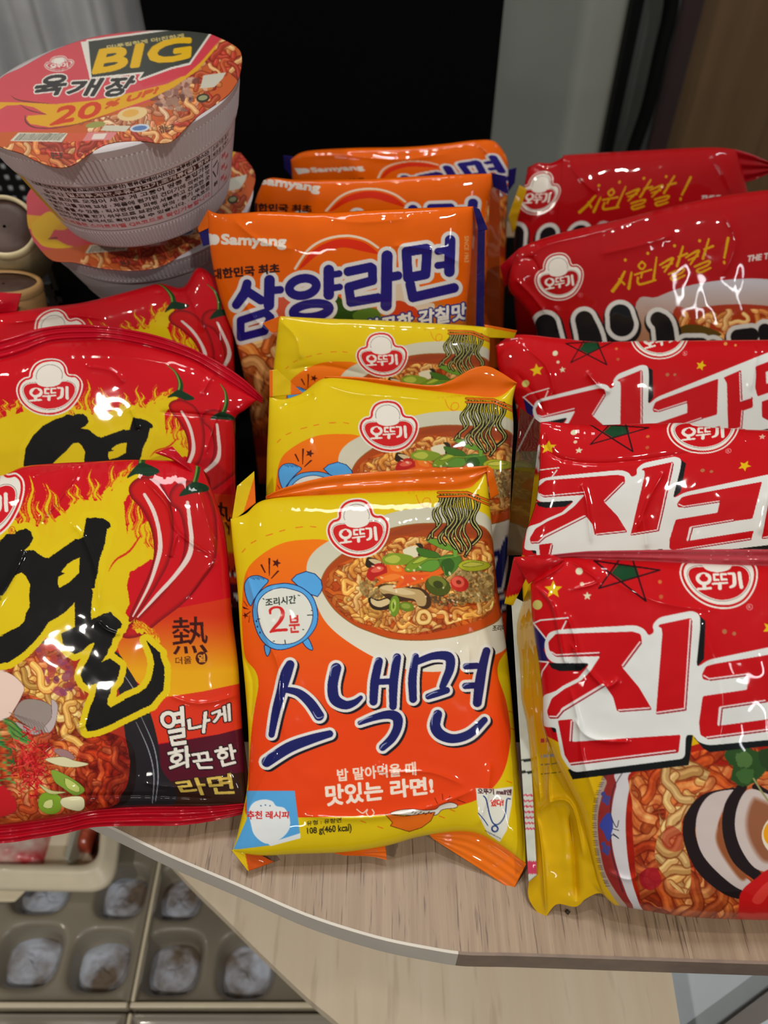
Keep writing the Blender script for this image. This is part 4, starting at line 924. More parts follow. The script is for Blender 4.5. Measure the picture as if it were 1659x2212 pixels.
def mat_wood(name, c0, c1, scale=(260, 9, 1), rough=.45, streak=(96, 70, 50), rot=0, amt=.5):
    m = bpy.data.materials.new(name); m.use_nodes = True; nt = m.node_tree; b = nt.nodes['Principled BSDF']; L = nt.links.new
    tc = nt.nodes.new('ShaderNodeTexCoord'); mp = nt.nodes.new('ShaderNodeMapping'); mp.inputs['Scale'].default_value = scale; mp.inputs['Rotation'].default_value = (0, 0, rot)
    L(tc.outputs['Object'], mp.inputs['Vector'])
    n1 = nt.nodes.new('ShaderNodeTexNoise'); n1.inputs['Scale'].default_value = 1; n1.inputs['Detail'].default_value = 6; n1.inputs['Roughness'].default_value = .6; L(mp.outputs[0], n1.inputs['Vector'])
    r1 = nt.nodes.new('ShaderNodeValToRGB'); r1.color_ramp.elements[0].position = .3; r1.color_ramp.elements[1].position = .7; r1.color_ramp.elements[0].color = s3(c0); r1.color_ramp.elements[1].color = s3(c1); L(n1.outputs['Fac'], r1.inputs['Fac'])
    mp2 = nt.nodes.new('ShaderNodeMapping'); mp2.inputs['Scale'].default_value = (scale[0] * 2.4, scale[1] * 3.5, 1); mp2.inputs['Rotation'].default_value = (0, 0, rot); L(tc.outputs['Object'], mp2.inputs['Vector'])
    n2 = nt.nodes.new('ShaderNodeTexNoise'); n2.inputs['Scale'].default_value = 1; n2.inputs['Detail'].default_value = 3; L(mp2.outputs[0], n2.inputs['Vector'])
    r2 = nt.nodes.new('ShaderNodeValToRGB'); r2.color_ramp.elements[0].position = .60; r2.color_ramp.elements[1].position = .68; r2.color_ramp.elements[0].color = (0, 0, 0, 1); r2.color_ramp.elements[1].color = (amt, amt, amt, 1); L(n2.outputs['Fac'], r2.inputs['Fac'])
    mx = nt.nodes.new('ShaderNodeMixRGB'); mx.inputs[2].default_value = s3(streak); L(r2.outputs[0], mx.inputs[0]); L(r1.outputs[0], mx.inputs[1]); L(mx.outputs[0], b.inputs['Base Color'])
    b.inputs['Roughness'].default_value = rough
    bp = nt.nodes.new('ShaderNodeBump'); bp.inputs['Strength'].default_value = .15; bp.inputs['Distance'].default_value = .0003; L(n2.outputs['Fac'], bp.inputs['Height']); L(bp.outputs[0], b.inputs['Normal'])
    return m


def respl(pts, t, sm=True):
    p = smooth(pts, False, 8) if sm and len(pts) > 2 else np.asarray(pts, float)
    d = np.r_[0, np.cumsum(np.hypot(*np.diff(p, axis=0).T))]; d /= d[-1]
    return np.c_[np.interp(t, d, p[:, 0]), np.interp(t, d, p[:, 1])]


def coons(T, B, L, R, u, v, sm=True):
    T_, B_, L_, R_ = respl(T, u, sm), respl(B, u, sm), respl(L, v, sm), respl(R, v, sm)
    U = u[None, :, None]; V = v[:, None, None]
    P = (1 - V) * T_[None] + V * B_[None] + (1 - U) * L_[:, None] + U * R_[:, None]
    c00, c10, c01, c11 = [np.asarray(x, float) for x in (T[0], T[-1], B[0], B[-1])]
    return P - ((1 - U) * (1 - V) * c00 + U * (1 - V) * c10 + (1 - U) * V * c01 + U * V * c11)


_NZ = {}
def pxnoise(p, cell, seed):
    """smooth cubic B-spline noise over photo pixels, zero mean, about -.5 .. .5"""
    out = np.zeros(p.shape[:-1])
    for o, am in ((0, .68), (1, .32)):
        k = (seed, o)
        if k not in _NZ: _NZ[k] = np.random.RandomState(seed * 7 + o).rand(97, 97) - .5
        g = _NZ[k]; ce = cell / (1 + 1.2 * o)
        x = (p[..., 0] + 2900) / ce; y = (p[..., 1] + 2900) / ce
        xi = np.floor(x).astype(int); yi = np.floor(y).astype(int); fx = x - xi; fy = y - yi
        W = lambda f: ((1 - f) ** 3 / 6, (3 * f ** 3 - 6 * f ** 2 + 4) / 6, (-3 * f ** 3 + 3 * f ** 2 + 3 * f + 1) / 6, f ** 3 / 6)
        wx, wy = W(fx), W(fy)
        for j in range(4):
            for i in range(4): out += 1.6 * am * wx[i] * wy[j] * g[(yi + j) % 97, (xi + i) % 97]
    return out


def polyd(p, pts):
    """distance of points p (...,2) to a polyline, and the position along it 0..1"""
    pts = np.asarray(pts, float); best = np.full(p.shape[:-1], 1e9); tt = np.zeros(p.shape[:-1])
    n = len(pts) - 1
    for i in range(n):
        a = pts[i]; e = pts[i + 1] - a; L = e @ e + 1e-9
        dx = p[..., 0] - a[0]; dy = p[..., 1] - a[1]
        t = np.clip((dx * e[0] + dy * e[1]) / L, 0, 1)
        d = np.hypot(dx - t * e[0], dy - t * e[1]); m = d < best
        best = np.where(m, d, best); tt = np.where(m, (i + t) / n, tt)
    return best, tt


def plane(anchor, tilt, yaw=0.0, roll=0.0):
    """anchor (px, py, depth); tilt degrees from horizontal, facing the camera side"""
    P0 = at_depth(*anchor); t, y = math.radians(tilt), math.radians(yaw)
    n = np.array([0, -math.sin(t), math.cos(t)]); r = math.radians(roll)
    n = np.array([n[0] * math.cos(r) + n[2] * math.sin(r), n[1], -n[0] * math.sin(r) + n[2] * math.cos(r)])
    n = np.array([n[0] * math.cos(y) - n[1] * math.sin(y), n[0] * math.sin(y) + n[1] * math.cos(y), n[2]])
    return n, float(n @ P0)


def patch(name, parent, pl, T, B, L, R, dfun, cfun, step=1.35, nu=None, nv=None, us=None, vs=None, m=None, sm=True, thick=0):
    """a sheet whose outline is given by four edge curves on the plane pl; dfun gives how far the sheet lies behind the plane"""
    n, c = pl
    if us is None:
        ln = max(np.hypot(*np.diff(respl(T, np.linspace(0, 1, 40)), axis=0).T).sum(), np.hypot(*np.diff(respl(B, np.linspace(0, 1, 40)), axis=0).T).sum())
        us = np.linspace(0, 1, nu or max(int(ln / step), 6))
    if vs is None:
        ln = max(np.hypot(*np.diff(respl(L, np.linspace(0, 1, 40)), axis=0).T).sum(), np.hypot(*np.diff(respl(R, np.linspace(0, 1, 40)), axis=0).T).sum())
        vs = np.linspace(0, 1, nv or max(int(ln / step), 6))
    P = coons(T, B, L, R, us, vs, sm); U, V = np.meshgrid(us, vs)
    d = dfun(U, V, P)
    X = hit(P, n, c - d)
    col = cfun(P.reshape(-1, 2)) if callable(cfun) else np.tile(col3(cfun), (P.shape[0] * P.shape[1], 1))
    Vt = X.reshape(-1, 3); F = gridF(len(vs), len(us))
    if thick:                       # closed thin sheet with a back side
        back = (X - n * thick).reshape(-1, 3); N = len(Vt); nu_, nv_ = len(us), len(vs)
        rim = np.r_[np.arange(nu_), np.arange(1, nv_) * nu_ + nu_ - 1, (nv_ - 1) * nu_ + np.arange(nu_ - 2, -1, -1), np.arange(nv_ - 2, 0, -1) * nu_]
        r2 = np.roll(rim, -1)
        F = np.vstack([F, F[:, ::-1] + N, np.stack([rim, r2, r2 + N, rim + N], -1)]); Vt = np.vstack([Vt, back]); col = np.vstack([col, col])
    return mesh_np(name, Vt, F, m or mat_film(), parent, col)


def crease_d(P, creases):
    h = np.zeros(P.shape[:-1])
    for pts, wd, amp in creases:
        pts = smooth(pts, False, 4) if len(pts) > 2 else pts
        lo = np.min(pts, 0) - 3.2 * wd; hi = np.max(pts, 0) + 3.2 * wd
        mk = (P[..., 0] > lo[0]) & (P[..., 0] < hi[0]) & (P[..., 1] > lo[1]) & (P[..., 1] < hi[1])
        if not mk.any(): continue
        dd, t = polyd(P[mk], pts)
        fade = np.clip(t * 5, 0, 1) * np.clip((1 - t) * 5, 0, 1); fade = fade * fade * (3 - 2 * fade)
        h[mk] += amp * fade * np.exp(-np.sqrt((dd / wd) ** 2 + .04) * 1.6)
    return h                       # metres towards the viewer


def bag(name, pl, T, B, L, R, thick, cfun, label, group, vis=(0, 1), step=1.35, wr=(.0008, .0003), creases=(), seed=1, prof=(3.0, .55, 3.4, .5), back=(150, 150, 150), base=None, cat='noodle packet', pleat=.0011):
    n, c = pl
    if vis != (0, 1):              # hidden lower part: the packet ends where its plane reaches the table
        def floor_px(x):
            ys = np.linspace(300, 2600, 2301); z = hit(np.stack([ys * 0 + x, ys], -1), n, c - thick * .5)[:, 2]
            return (x, float(ys[np.argmin(np.abs(z - thick * .55))]))
        B = [floor_px(x) for x, y in B]; L = list(L[:-1]) + [B[0]]; R = list(R[:-1]) + [B[-1]]
        L = [q_ for q_ in L[:-1] if q_[1] < B[0][1] - 40] + [B[0]]; R = [q_ for q_ in R[:-1] if q_[1] < B[-1][1] - 40] + [B[-1]]
        vis = (0, (vis[1] - min(q_[1] for q_ in T)) / (B[1][1] - min(q_[1] for q_ in T)) + .06)
    lt = np.hypot(*np.diff(respl(T, np.linspace(0, 1, 60)), axis=0).T).sum(); ll = np.hypot(*np.diff(respl(L, np.linspace(0, 1, 60)), axis=0).T).sum(); lr = np.hypot(*np.diff(respl(R, np.linspace(0, 1, 60)), axis=0).T).sum()
    ll = max(ll, lr)
    # columns: fine inside the frame, coarser outside
    us = [0.0]
    while us[-1] < 1:
        x = (1 - us[-1]) * T[0][0] + us[-1] * T[-1][0]
        us.append(us[-1] + (step if -12 < x < 1672 else 7.0) / lt)
    us = np.array(us) / us[-1]
    vs = [0.0]
    while vs[-1] < 1:
        vs.append(vs[-1] + (step if vis[0] - .02 <= vs[-1] <= vis[1] else 8.0) / ll)
    vs = np.array(vs) / vs[-1]
    P = coons(T, B, L, R, us, vs); U, V = np.meshgrid(us, vs)
    f = (np.clip(1 - np.abs(2 * U - 1) ** prof[0], 0, 1) ** prof[1]) * (np.clip(1 - np.abs(2 * V - 1) ** prof[2], 0, 1) ** prof[3])
    ed = np.clip(f * 3, 0, 1)
    d = thick / 2 * (1 - f) - wr[0] * 2 * pxnoise(P, 110, seed) * ed - wr[1] * 2 * pxnoise(P, 38, seed + 7) * ed - crease_d(P, creases)
    Q = P * [1.0, .12]; pl_ = pxnoise(Q, 15, seed + 3)
    d = d - pleat * pl_ * (np.exp(-V / .05) + np.exp(-(1 - V) / .05)) - pleat * .7 * pxnoise(P * [.12, 1.0], 17, seed + 5) * (np.exp(-U / .04) + np.exp(-(1 - U) / .04))
    X = hit(P, n, c - d); nv_, nu_ = len(vs), len(us)
    loc = X.reshape(-1, 3).mean(0); loc[2] = max(X[..., 2].min(), 0)
    root = empty(name, loc, label, cat, group)
    col = cfun(P.reshape(-1, 2))
    # back sheet from the same outline, coarser
    ub = np.linspace(0, 1, 70); vb = np.linspace(0, 1, 70)
    Pb = coons(T, B, L, R, ub, vb); Ub, Vb = np.meshgrid(ub, vb)
    fb = (np.clip(1 - np.abs(2 * Ub - 1) ** 3.0, 0, 1) ** .5) * (np.clip(1 - np.abs(2 * Vb - 1) ** 3.4, 0, 1) ** .5)
    Xm = hit(Pb, n, c - thick / 2 + 0 * fb); Xb = Xm - n * (thick / 2 * fb + .0003)[..., None]
    V_ = np.vstack([X.reshape(-1, 3), Xb.reshape(-1, 3)]); F_ = np.vstack([gridF(nv_, nu_), gridF(70, 70, off=nv_ * nu_)[:, ::-1]])
    cb = np.tile(col3(back), (4900, 1))
    o = mesh_np('film_wrapper', V_, F_, mat_film(), root, np.vstack([col, cb]))
    return root


def box(name, lo, hi, m, parent=None, bevel=0.0, rotz=0):
    lo, hi = np.array(lo, float), np.array(hi, float)
    v = np.array([[x, y, z] for z in (lo[2], hi[2]) for y in (lo[1], hi[1]) for x in (lo[0], hi[0])])
    F = np.array([[0, 2, 3, 1], [4, 5, 7, 6], [0, 1, 5, 4], [2, 6, 7, 3], [0, 4, 6, 2], [1, 3, 7, 5]])
    o = mesh_np(name, v, F, m, parent, smooth_=False)
    if bevel:
        b = o.modifiers.new('bevel', 'BEVEL'); b.width = bevel; b.segments = 3
    return o


def prism(name, pts, z0, z1, m, parent=None, bevel=0):
    """extrude an xy outline between two heights"""
    p = np.asarray(pts, float); n = len(p)
    me = bpy.data.meshes.new(name); o_ = origin(parent) if parent is not None else np.zeros(3)
    v = np.vstack([np.c_[p, np.full(n, z0)], np.c_[p, np.full(n, z1)]]) - o_
    a = 0.5 * np.sum(p[:, 0] * np.roll(p[:, 1], -1) - np.roll(p[:, 0], -1) * p[:, 1])
    idx = list(range(n)) if a > 0 else list(range(n - 1, -1, -1))
    faces = [idx[::-1], [i + n for i in idx]] + [[idx[i], idx[(i + 1) % n], idx[(i + 1) % n] + n, idx[i] + n] for i in range(n)]
    me.from_pydata([tuple(x) for x in v], [], faces); me.materials.append(m)
    o = bpy.data.objects.new(name, me); sc.collection.objects.link(o)
    if parent is not None: o.parent = parent
    if bevel: b = o.modifiers.new('bevel', 'BEVEL'); b.width = bevel; b.segments = 3; b.limit_method = 'ANGLE'
    return o


def lathe(name, prof, base, axis, m, parent=None, n=128, rfun=None, cfun=None, a0=None):
    """revolve (radius, height) profile about an axis through base"""
    ax = np.array(axis, float); ax /= np.linalg.norm(ax); a = np.cross([0, 1., 0], ax) if abs(ax[1]) < .9 else np.cross([1., 0, 0], ax); a /= np.linalg.norm(a); b = np.cross(ax, a)
    prof = np.asarray(prof, float); th = np.linspace(0, 2 * np.pi, n, endpoint=False)
    r = prof[:, 0][:, None] * np.ones(n)[None]; h = prof[:, 1][:, None] * np.ones(n)[None]
    if rfun is not None: r = rfun(r, h, th[None, :])
    X = np.array(base) + r[..., None] * (np.cos(th)[None, :, None] * a + np.sin(th)[None, :, None] * b) + h[..., None] * ax
    col = cfun(th[None, :] + 0 * h, h).reshape(-1, 3) if cfun else None
    return mesh_np(name, X.reshape(-1, 3), gridF(len(prof), n, True)[:, ::-1], m, parent, col)


def tube(name, pts, r, m, parent=None, n=16):
    pts = np.asarray(pts, float); T = np.gradient(pts, axis=0); T /= np.linalg.norm(T, axis=1)[:, None]
    a = np.cross(T, [0.3, 1, .1]); a /= np.linalg.norm(a, axis=1)[:, None]; b = np.cross(T, a); t = np.linspace(0, 2 * np.pi, n, endpoint=False)
    V = pts[:, None] + r * (np.cos(t)[None, :, None] * a[:, None] + np.sin(t)[None, :, None] * b[:, None])
    return mesh_np(name, V.reshape(-1, 3), gridF(len(pts), n, True), m, parent)
# ---------------------------------------------------------------- setting and furniture
SUN = math.pi
wood = mat_wood('oak laminate', (140, 116, 92), (166, 142, 116), (420, 12, 1), .42, (84, 62, 46), amt=.75)
wood2 = mat_wood('pale maple board', (236, 216, 186), (244, 228, 202), (60, 4, 1), .5, (170, 146, 118), amt=.25)
whiteband = mat('white edge band', (214, 206, 194), .45)
edge_px = [(-420, 1500), (-200, 1585), (-40, 1655), (100, 1718), (244, 1786), (362, 1843), (512, 1907), (663, 1973), (814, 2021), (934, 2046), (1000, 2056), (1060, 2058), (1120, 2059), (1357, 2067), (1659, 2077), (2300, 2096)]
ep = on_z(edge_px, 0.0)[:, :2]; ep = smooth(ep, False, 6)
top = np.vstack([ep, [[ep[-1][0] + .05, .775], [-0.62, .775], [-0.62, ep[0][1] + .1]]])
tbl = empty('display_table', (0, .4, -.75), 'display table with oak laminate top and pale edge, under the noodle packets', 'table')
prism('table_top', top, -.018, 0.0, wood, tbl)
# edge band: a thin strip standing just outside the top's edge
nrm = np.gradient(ep, axis=0); nrm = np.c_[nrm[:, 1], -nrm[:, 0]]; nrm /= np.linalg.norm(nrm, axis=1)[:, None]
k_ = int(len(ep) * .66)
for nm, a, b_, m_ in (('edge_band', 0, k_, whiteband), ('edge_band', k_ - 1, len(ep), mat('shaded edge band', (136, 116, 100), .5, noise=(120, (122, 104, 92))))):  # right stretch is darker: shadow on the edge put into its colour
    e = ep[a:b_]; prism(nm, np.vstack([e, (e + nrm[a:b_] * .0012)[::-1]]), -.0185, .0002, m_, tbl)
for sx, sy in ((-.3, .70), (.42, .70), (.42, .3)): box('leg', (sx, sy, -.75), (sx + .04, sy + .04, -.018), whiteband, tbl, .003)

tag(box('gap_shade_mat', (-.30, .19, .0), (.46, .74, .0012), mat('gap shade black', (10, 10, 10), .9, spec=.05)), 'thin black mat added under the packets, standing in for shade in the gaps between columns', 'mat')  # added dark sheet that paints in the shade between packet columns

# lower tier
lowz = -.16
lp = on_z([(180, 1640), (362, 1858), (482, 1979), (573, 2069), (663, 2154), (732, 2212), (860, 2330), (1100, 2480), (1500, 2560)], lowz)[:, :2]; lp = smooth(lp, False, 5)
rt = on_z([(1480, 2280), (1449, 2090), (1425, 1950)], lowz)[:, :2]
lp = lp[lp[:, 0] < rt[0][0]]
low = np.vstack([lp, [[rt[0][0], lp[-1][1]]], rt, [[rt[2][0], .45], [lp[0][0], .45]]])
sh = empty('lower_shelf', (0, .3, lowz - .4), 'pale wooden lower shelf board with curved front edge beneath the display table', 'shelf')
prism('shelf_board', low, lowz - .02, lowz, wood2, sh)
box('support', (.16, .34, -.75), (.20, .38, lowz - .02), whiteband, sh)
wb = on_z([(1300, 2030), (1900, 2030), (1900, 2400), (1300, 2400)], -.2)[:, :2]
pnl = tag(prism('side_panel', wb, -.75, -.2, mat('pale blue grey laminate', (214, 224, 230), .5, noise=(30, (206, 216, 222)))), 'pale blue grey panel beside the lower shelf at the bottom right corner', 'panel')
tr = on_z([(1700, 2110), (1730, 2160), (1560, 2260), (1500, 2260)], -.19)[:, :2]
tag(prism('metal_bar', tr, -.199, -.18, mat('grey metal bar', (130, 122, 116), .4)), 'grey metal bar lying across the pale blue panel in the bottom right corner', 'bar')

fl = box('floor', (-3, -2.2, -.78), (3, 3, -.75), mat('grey floor', (70, 68, 64), .6, noise=(6, (58, 56, 52)))); tag(fl, kind='structure')

# trays with frosted contents on the floor level display
tz = -.33
TG = mat('translucent grey tray', (140, 132, 116), .35, coat=.3, noise=(9, (122, 114, 100)))
ice = mat('frosted contents', (196, 204, 220), .7, noise=(26, (112, 96, 82)), bump=.5, bscale=60, ramp=(.38, .56))


def tray(x0, y0, x1, y1, cells, label):
    root = empty('storage_tray', ((x0 + x1) / 2, (y0 + y1) / 2, tz - .05), label, 'tray', 'clear topped storage trays')
    nx = 180; ny = int(180 * (y1 - y0) / (x1 - x0)); xs = np.linspace(x0, x1, nx); ys = np.linspace(y0, y1, ny)
    X, Y = np.meshgrid(xs, ys); Z = np.full(X.shape, tz)
    ed = np.minimum(np.minimum(X - x0, x1 - X), np.minimum(Y - y0, y1 - Y)); Z = Z + .004 * np.exp(-(ed / .005) ** 2) - .02 * (ed <= 1e-9)
    for cx, cy, rx, ry in cells:
        s = ((np.abs(X - cx) / rx) ** 3.2 + (np.abs(Y - cy) / ry) ** 3.2) ** (1 / 3.2); Z = Z - .020 / (1 + np.exp((s - .95) * 22))
    V = np.stack([X, Y, Z], -1).reshape(-1, 3)
    mesh_np('tray_body', V, gridF(ny, nx)[:, ::-1], TG, root)
    for a_, b_ in (((x0 + .0012, y0 + .0015), (x1 - .0012, y0 + .0055)), ((x0 + .0012, y0 + .0058), (x0 + .004, y1 - .002))): box('tray_rim', (*a_, tz - .004), (*b_, tz + .007), mat('pale tray rim', (226, 214, 186), .35, coat=.4), root, .001)
    rs = np.random.RandomState(int(abs(cells[0][0]) * 1e4) % 999)
    for cx, cy, rx, ry in cells:
        n = 48; t = np.linspace(0, 2 * np.pi, n, endpoint=False); rr = np.linspace(0, 1, 22)
        nz = vnoise((22, n), 5, rs.randint(999)); nz[:, -6:] = nz[:, -6:] * np.linspace(1, 0, 6) + nz[:, :1] * np.linspace(0, 1, 6)
        e = .92 + .10 * nz[-1]
        x = cx + rx * rr[:, None] * e * np.sign(np.cos(t)) * np.abs(np.cos(t)) ** .8; y = cy - ry * .1 + ry * rr[:, None] * e * np.sign(np.sin(t)) * np.abs(np.sin(t)) ** .8
        z = tz - .0205 + .006 * np.sqrt(np.clip(1 - rr[:, None] ** 3, 0, 1)) * (.6 + .8 * nz)
        mesh_np('frosted_food', np.stack([x, y, z + 0 * x], -1).reshape(-1, 3), gridF(22, n, True), ice, root)


def tzp(p): return on_z(np.array(p, float), tz)[:2]
vr = tzp((312, 2020)); hr = tzp((200, 2186))
def cell(px, py, w_, h_): a = tzp((px, py)); b = tzp((px + w_, py)); c = tzp((px, py + h_)); return (a[0], a[1], (b[0] - a[0]), (a[1] - c[1]))
cw = [cell(215, 2075, 62, 66), cell(60, 2065, 66, 66), cell(262, 1925, 52, 56), cell(90, 1915, 60, 56)]
tray(vr[0] - .32, hr[1], vr[0], hr[1] + .22, cw, 'clear grey storage tray left of the ridge, partly under the cream tub')
tray(vr[0], hr[1], vr[0] + .32, hr[1] + .22, [cell(370, 2080, 62, 68), cell(530, 2085, 60, 70), cell(385, 1930, 50, 54)], 'clear grey storage tray between the ridge and the lower wooden shelf')
tray(vr[0] - .32, hr[1] - .2, vr[0], hr[1], [cell(215, 2290, 70, 66), cell(40, 2285, 70, 66)], 'clear grey storage tray at the bottom left corner, nearest the camera')
tray(vr[0], hr[1] - .2, vr[0] + .32, hr[1], [cell(390, 2295, 70, 70), cell(560, 2300, 70, 70)], 'clear grey storage tray along the bottom edge, right of the ridge')

# cream tub with packets
uz = tz + .034
def uzp(p, z=uz): return on_z(np.array(p, float), z)[..., :2]
crm = mat('cream plastic', (236, 224, 196), .35, coat=.4)
tub = empty('food_tub', (*uzp((60, 1800)), tz), 'cream plastic tub with rounded corner under the left packets, holding red items', 'tub')
def rr_out(pts, r, n=7):
    pts = [np.array(p, float) for p in pts]; o = []
    for i in range(len(pts)):
        a, b, c = pts[i - 1], pts[i], pts[(i + 1) % len(pts)]
        u = (a - b) / np.linalg.norm(a - b); v = (c - b) / np.linalg.norm(c - b)
        for k in range(n):
            t = k / (n - 1); o.append((1 - t) ** 2 * (b + u * r) + 2 * t * (1 - t) * b + t * t * (b + v * r))
    return np.array(o)
t0 = uzp([(-260, 1905), (236, 1912), (262, 1700), (-260, 1700)])
lo_ = rr_out(t0, .022, 12); cen = t0.mean(0)
def ring(p, off): d = p - cen; s = np.sign(d); return cen + d * (1 - off / np.abs(t0 - cen).max(0))
lv = [(0, -.032, .008), (0, -.020, .002), (0, -.012, -.002), (0, -.006, 0), (0, -.0055, .006), (0, 0, .008), (0, .0, .014), (0, -.004, .017), (0, -.012, .020), (0, -.028, .026), (0, -.029, .09)]
Vt = np.vstack([np.c_[ring(lo_, o), np.full(len(lo_), uz + z)] for _, z, o in lv])
mesh_np('tub_body', Vt, gridF(len(lv), len(lo_), True), crm, tub)
dv = uzp([(122, 1900), (134, 1820), (150, 1740)])
box('divider', (dv[0][0] - .001, t0[0][1] + .02, uz - .030), (dv[0][0] + .003, t0[2][1] - .01, uz - .006), mat('grey green plastic', (180, 182, 168), .4), tub, .001)
for (x0, y0, x1, y1), c, c2, nm, lb in (((-40, 1872, 108, 1790), (206, 60, 70), (228, 206, 196), 'seasoning_sachet', 'red and white sachet lying in the left compartment of the cream tub'), ((150, 1835, 205, 1780), (196, 92, 66), (170, 60, 40), 'red_sauce', 'orange red sauce in the right compartment of the cream tub')):
    a, b = uzp([(x0, y0), (x1, y1)], uz - .02)
    n = 40; xs = np.linspace(a[0], b[0], n); ys = np.linspace(a[1], b[1], n); X, Y = np.meshgrid(xs, ys); U, V = np.meshgrid(np.linspace(-1, 1, n), np.linspace(-1, 1, n))
    Z = uz - .030 + .014 * ((1 - U ** 4) * (1 - V ** 4)) ** .5 + .002 * vnoise((n, n), 8, 5)
    o = mesh_np(nm, np.stack([X, Y, Z], -1).reshape(-1, 3), gridF(n, n)[:, ::-1], mat(nm, c, .35, coat=.5, noise=(60, c2)))
    tag(o, lb, 'sachet' if nm[0] == 's' and nm[1] == 'e' else 'sauce')

# background
Y1 = 1.02
def wallq(name, px, y0, y1, m, zlo=-.75, zhi=None, **k):
    """an upright slab whose sides run through two photo columns at the given depth"""
    a = on_y(np.array([px[0], px[1]], float), y0)
    x0, x1 = a[0][0], a[1][0]
    return box(name, (min(x0, x1), y0, zlo), (max(x0, x1), y1, 1.6 if zhi is None else zhi), m, **k)

o = wallq('wall_back', ((250, 10), (1387, 10)), Y1, Y1 + .05, mat('grey painted wall', (158, 162, 152), .7, noise=(5, (150, 154, 144)))); tag(o, kind='structure')
o = wallq('wall_left', ((-700, 10), (250, 10)), Y1 + .1, Y1 + .15, mat('grey painted wall', (134, 136, 128))); tag(o, kind='structure')
o = wallq('wall_right', ((1490, 10), (2400, 10)), Y1 + .05, Y1 + .12, mat_wood('brown wood panelling', (100, 76, 48), (118, 90, 58), (30, 3, 3), .5, (60, 44, 28), amt=.4)); tag(o, kind='structure')
blk = mat('black rubber', (9, 9, 9), .6, spec=.15)
o = wallq('trim_1', ((1367, 10), (1391, 10)), Y1 - .02, Y1, blk); tag(o, kind='structure')
o = wallq('trim_2', ((1391, 10), (1500, 10)), Y1, Y1 + .03, mat('grey aluminium frame', (92, 94, 92), .45, noise=(3, (74, 76, 70)))); tag(o, kind='structure')
o = wallq('trim_3', ((1474, 10), (1520, 10)), Y1 - .004, Y1 + .05, mat('dark maroon frame', (48, 38, 36), .5, noise=(4, (58, 26, 26)))); tag(o, kind='structure')
# hanging black cable in front of the frame
cp = smooth([on_y(np.array(p, float), Y1 - .03) for p in [(1456, -60), (1447, 30), (1428, 110), (1400, 230), (1366, 330), (1330, 450)]], False, 8)
tag(tube('power_cable', cp, .0085, blk), 'black cable hanging down the grey frame left of the brown wood panel', 'cable')
# black board
bb = empty('display_board', (*on_y(np.array([700., 10.]), .80)[:2], -.75), 'tall matte black board standing behind the noodle packets', 'board')
a = on_y(np.array([[300., 10.], [1090., 10.]]), .80)
box('panel', (a[0][0], .80, -.70), (a[1][0], .83, 1.5), mat('matte black', (5, 5, 6), .9, spec=.08), bb, .004)
box('foot', (a[0][0] + .02, .78, -.75), (a[1][0] - .02, .90, -.70), mat('matte black', (13, 12, 13)), bb)
# curtain
n = 260; a = on_y(np.array([[-500., 10.], [330., 10.]]), .93)
xs = np.linspace(a[0][0], a[1][0], n); ph = np.linspace(0, 34, n); yy = .95 + .010 * np.sin(ph) + .005 * np.sin(ph * 2.3 + 1)
zs = np.linspace(-.7, 1.5, 30); X, Z = np.meshgrid(xs, zs); X = X + .012 * (1 - (Z + .7) / 2.2) * np.sin(xs * 9)[None]
o = mesh_np('curtain', np.stack([X, np.tile(yy, (30, 1)), Z], -1).reshape(-1, 3), gridF(30, n)[:, ::-1], mat('grey white curtain', (196, 198, 200), .8, noise=(30, (186, 188, 190))))
sd = o.modifiers.new('thickness', 'SOLIDIFY'); sd.thickness = .003; tag(o, 'pale grey curtain hanging behind the cup noodles at the upper left', 'curtain')

# ---------------------------------------------------------------- artwork
A_S, A_Y, A_J, A_O, A_E = art_snack(), art_yeol(), art_jin(), art_samyang(), art_siwon()
def cf(cv, H=None): return lambda p: cv.sample(ah(H, p) if H is not None else p)
FILM = mat_film()
YEL = (214, 180, 14); ORG = (226, 104, 14)


def flap(name, root, pl, q4, col, off=(0, 0, 0, 0), fold=0, seed=3, crimp=0, thick=.0006, nx=60, ny=24, cfun=None):
    """small folded piece of film: four photo corners (TL, TR, BR, BL) and how far behind the plane each corner lies"""
    TL, TR, BR, BL = [np.array(x, float) for x in q4]
    o0, o1, o2, o3 = off
    def df(U, V, P):
        d = (1 - U) * (1 - V) * o0 + U * (1 - V) * o1 + U * V * o2 + (1 - U) * V * o3
        d = d - fold * np.sin(np.pi * U) * np.sin(np.pi * V) - .0008 * pxnoise(P, 24, seed) * 2
        if crimp: d = d - crimp * np.sin(V * 2 * np.pi * 5)
        return d
    def lerp(a, b): return [tuple(a + (b - a) * t) for t in (0, .5, 1)]
    return patch(name, root, pl, lerp(TL, TR), lerp(BL, BR), lerp(TL, BL), lerp(TR, BR), df, cfun or col, nu=nx, nv=ny, thick=thick)


def strip(name, root, pl, T, B, col, d0=0.0, d1=0.0, crimp=.0006, ncr=3, seed=1, nv=26, wob=.0012, cfun=None, nu=None):
    """crimped end seal between two edge curves"""
    def df(U, V, P): return d0 * (1 - V) + d1 * V - crimp * np.sin(V * 2 * np.pi * ncr) - wob * 2 * pxnoise(P, 46, seed)
    return patch(name, root, pl, T, B, [T[0], B[0]], [T[-1], B[-1]], df, cfun or col, step=2.2, nv=nv, nu=nu, thick=.0005)


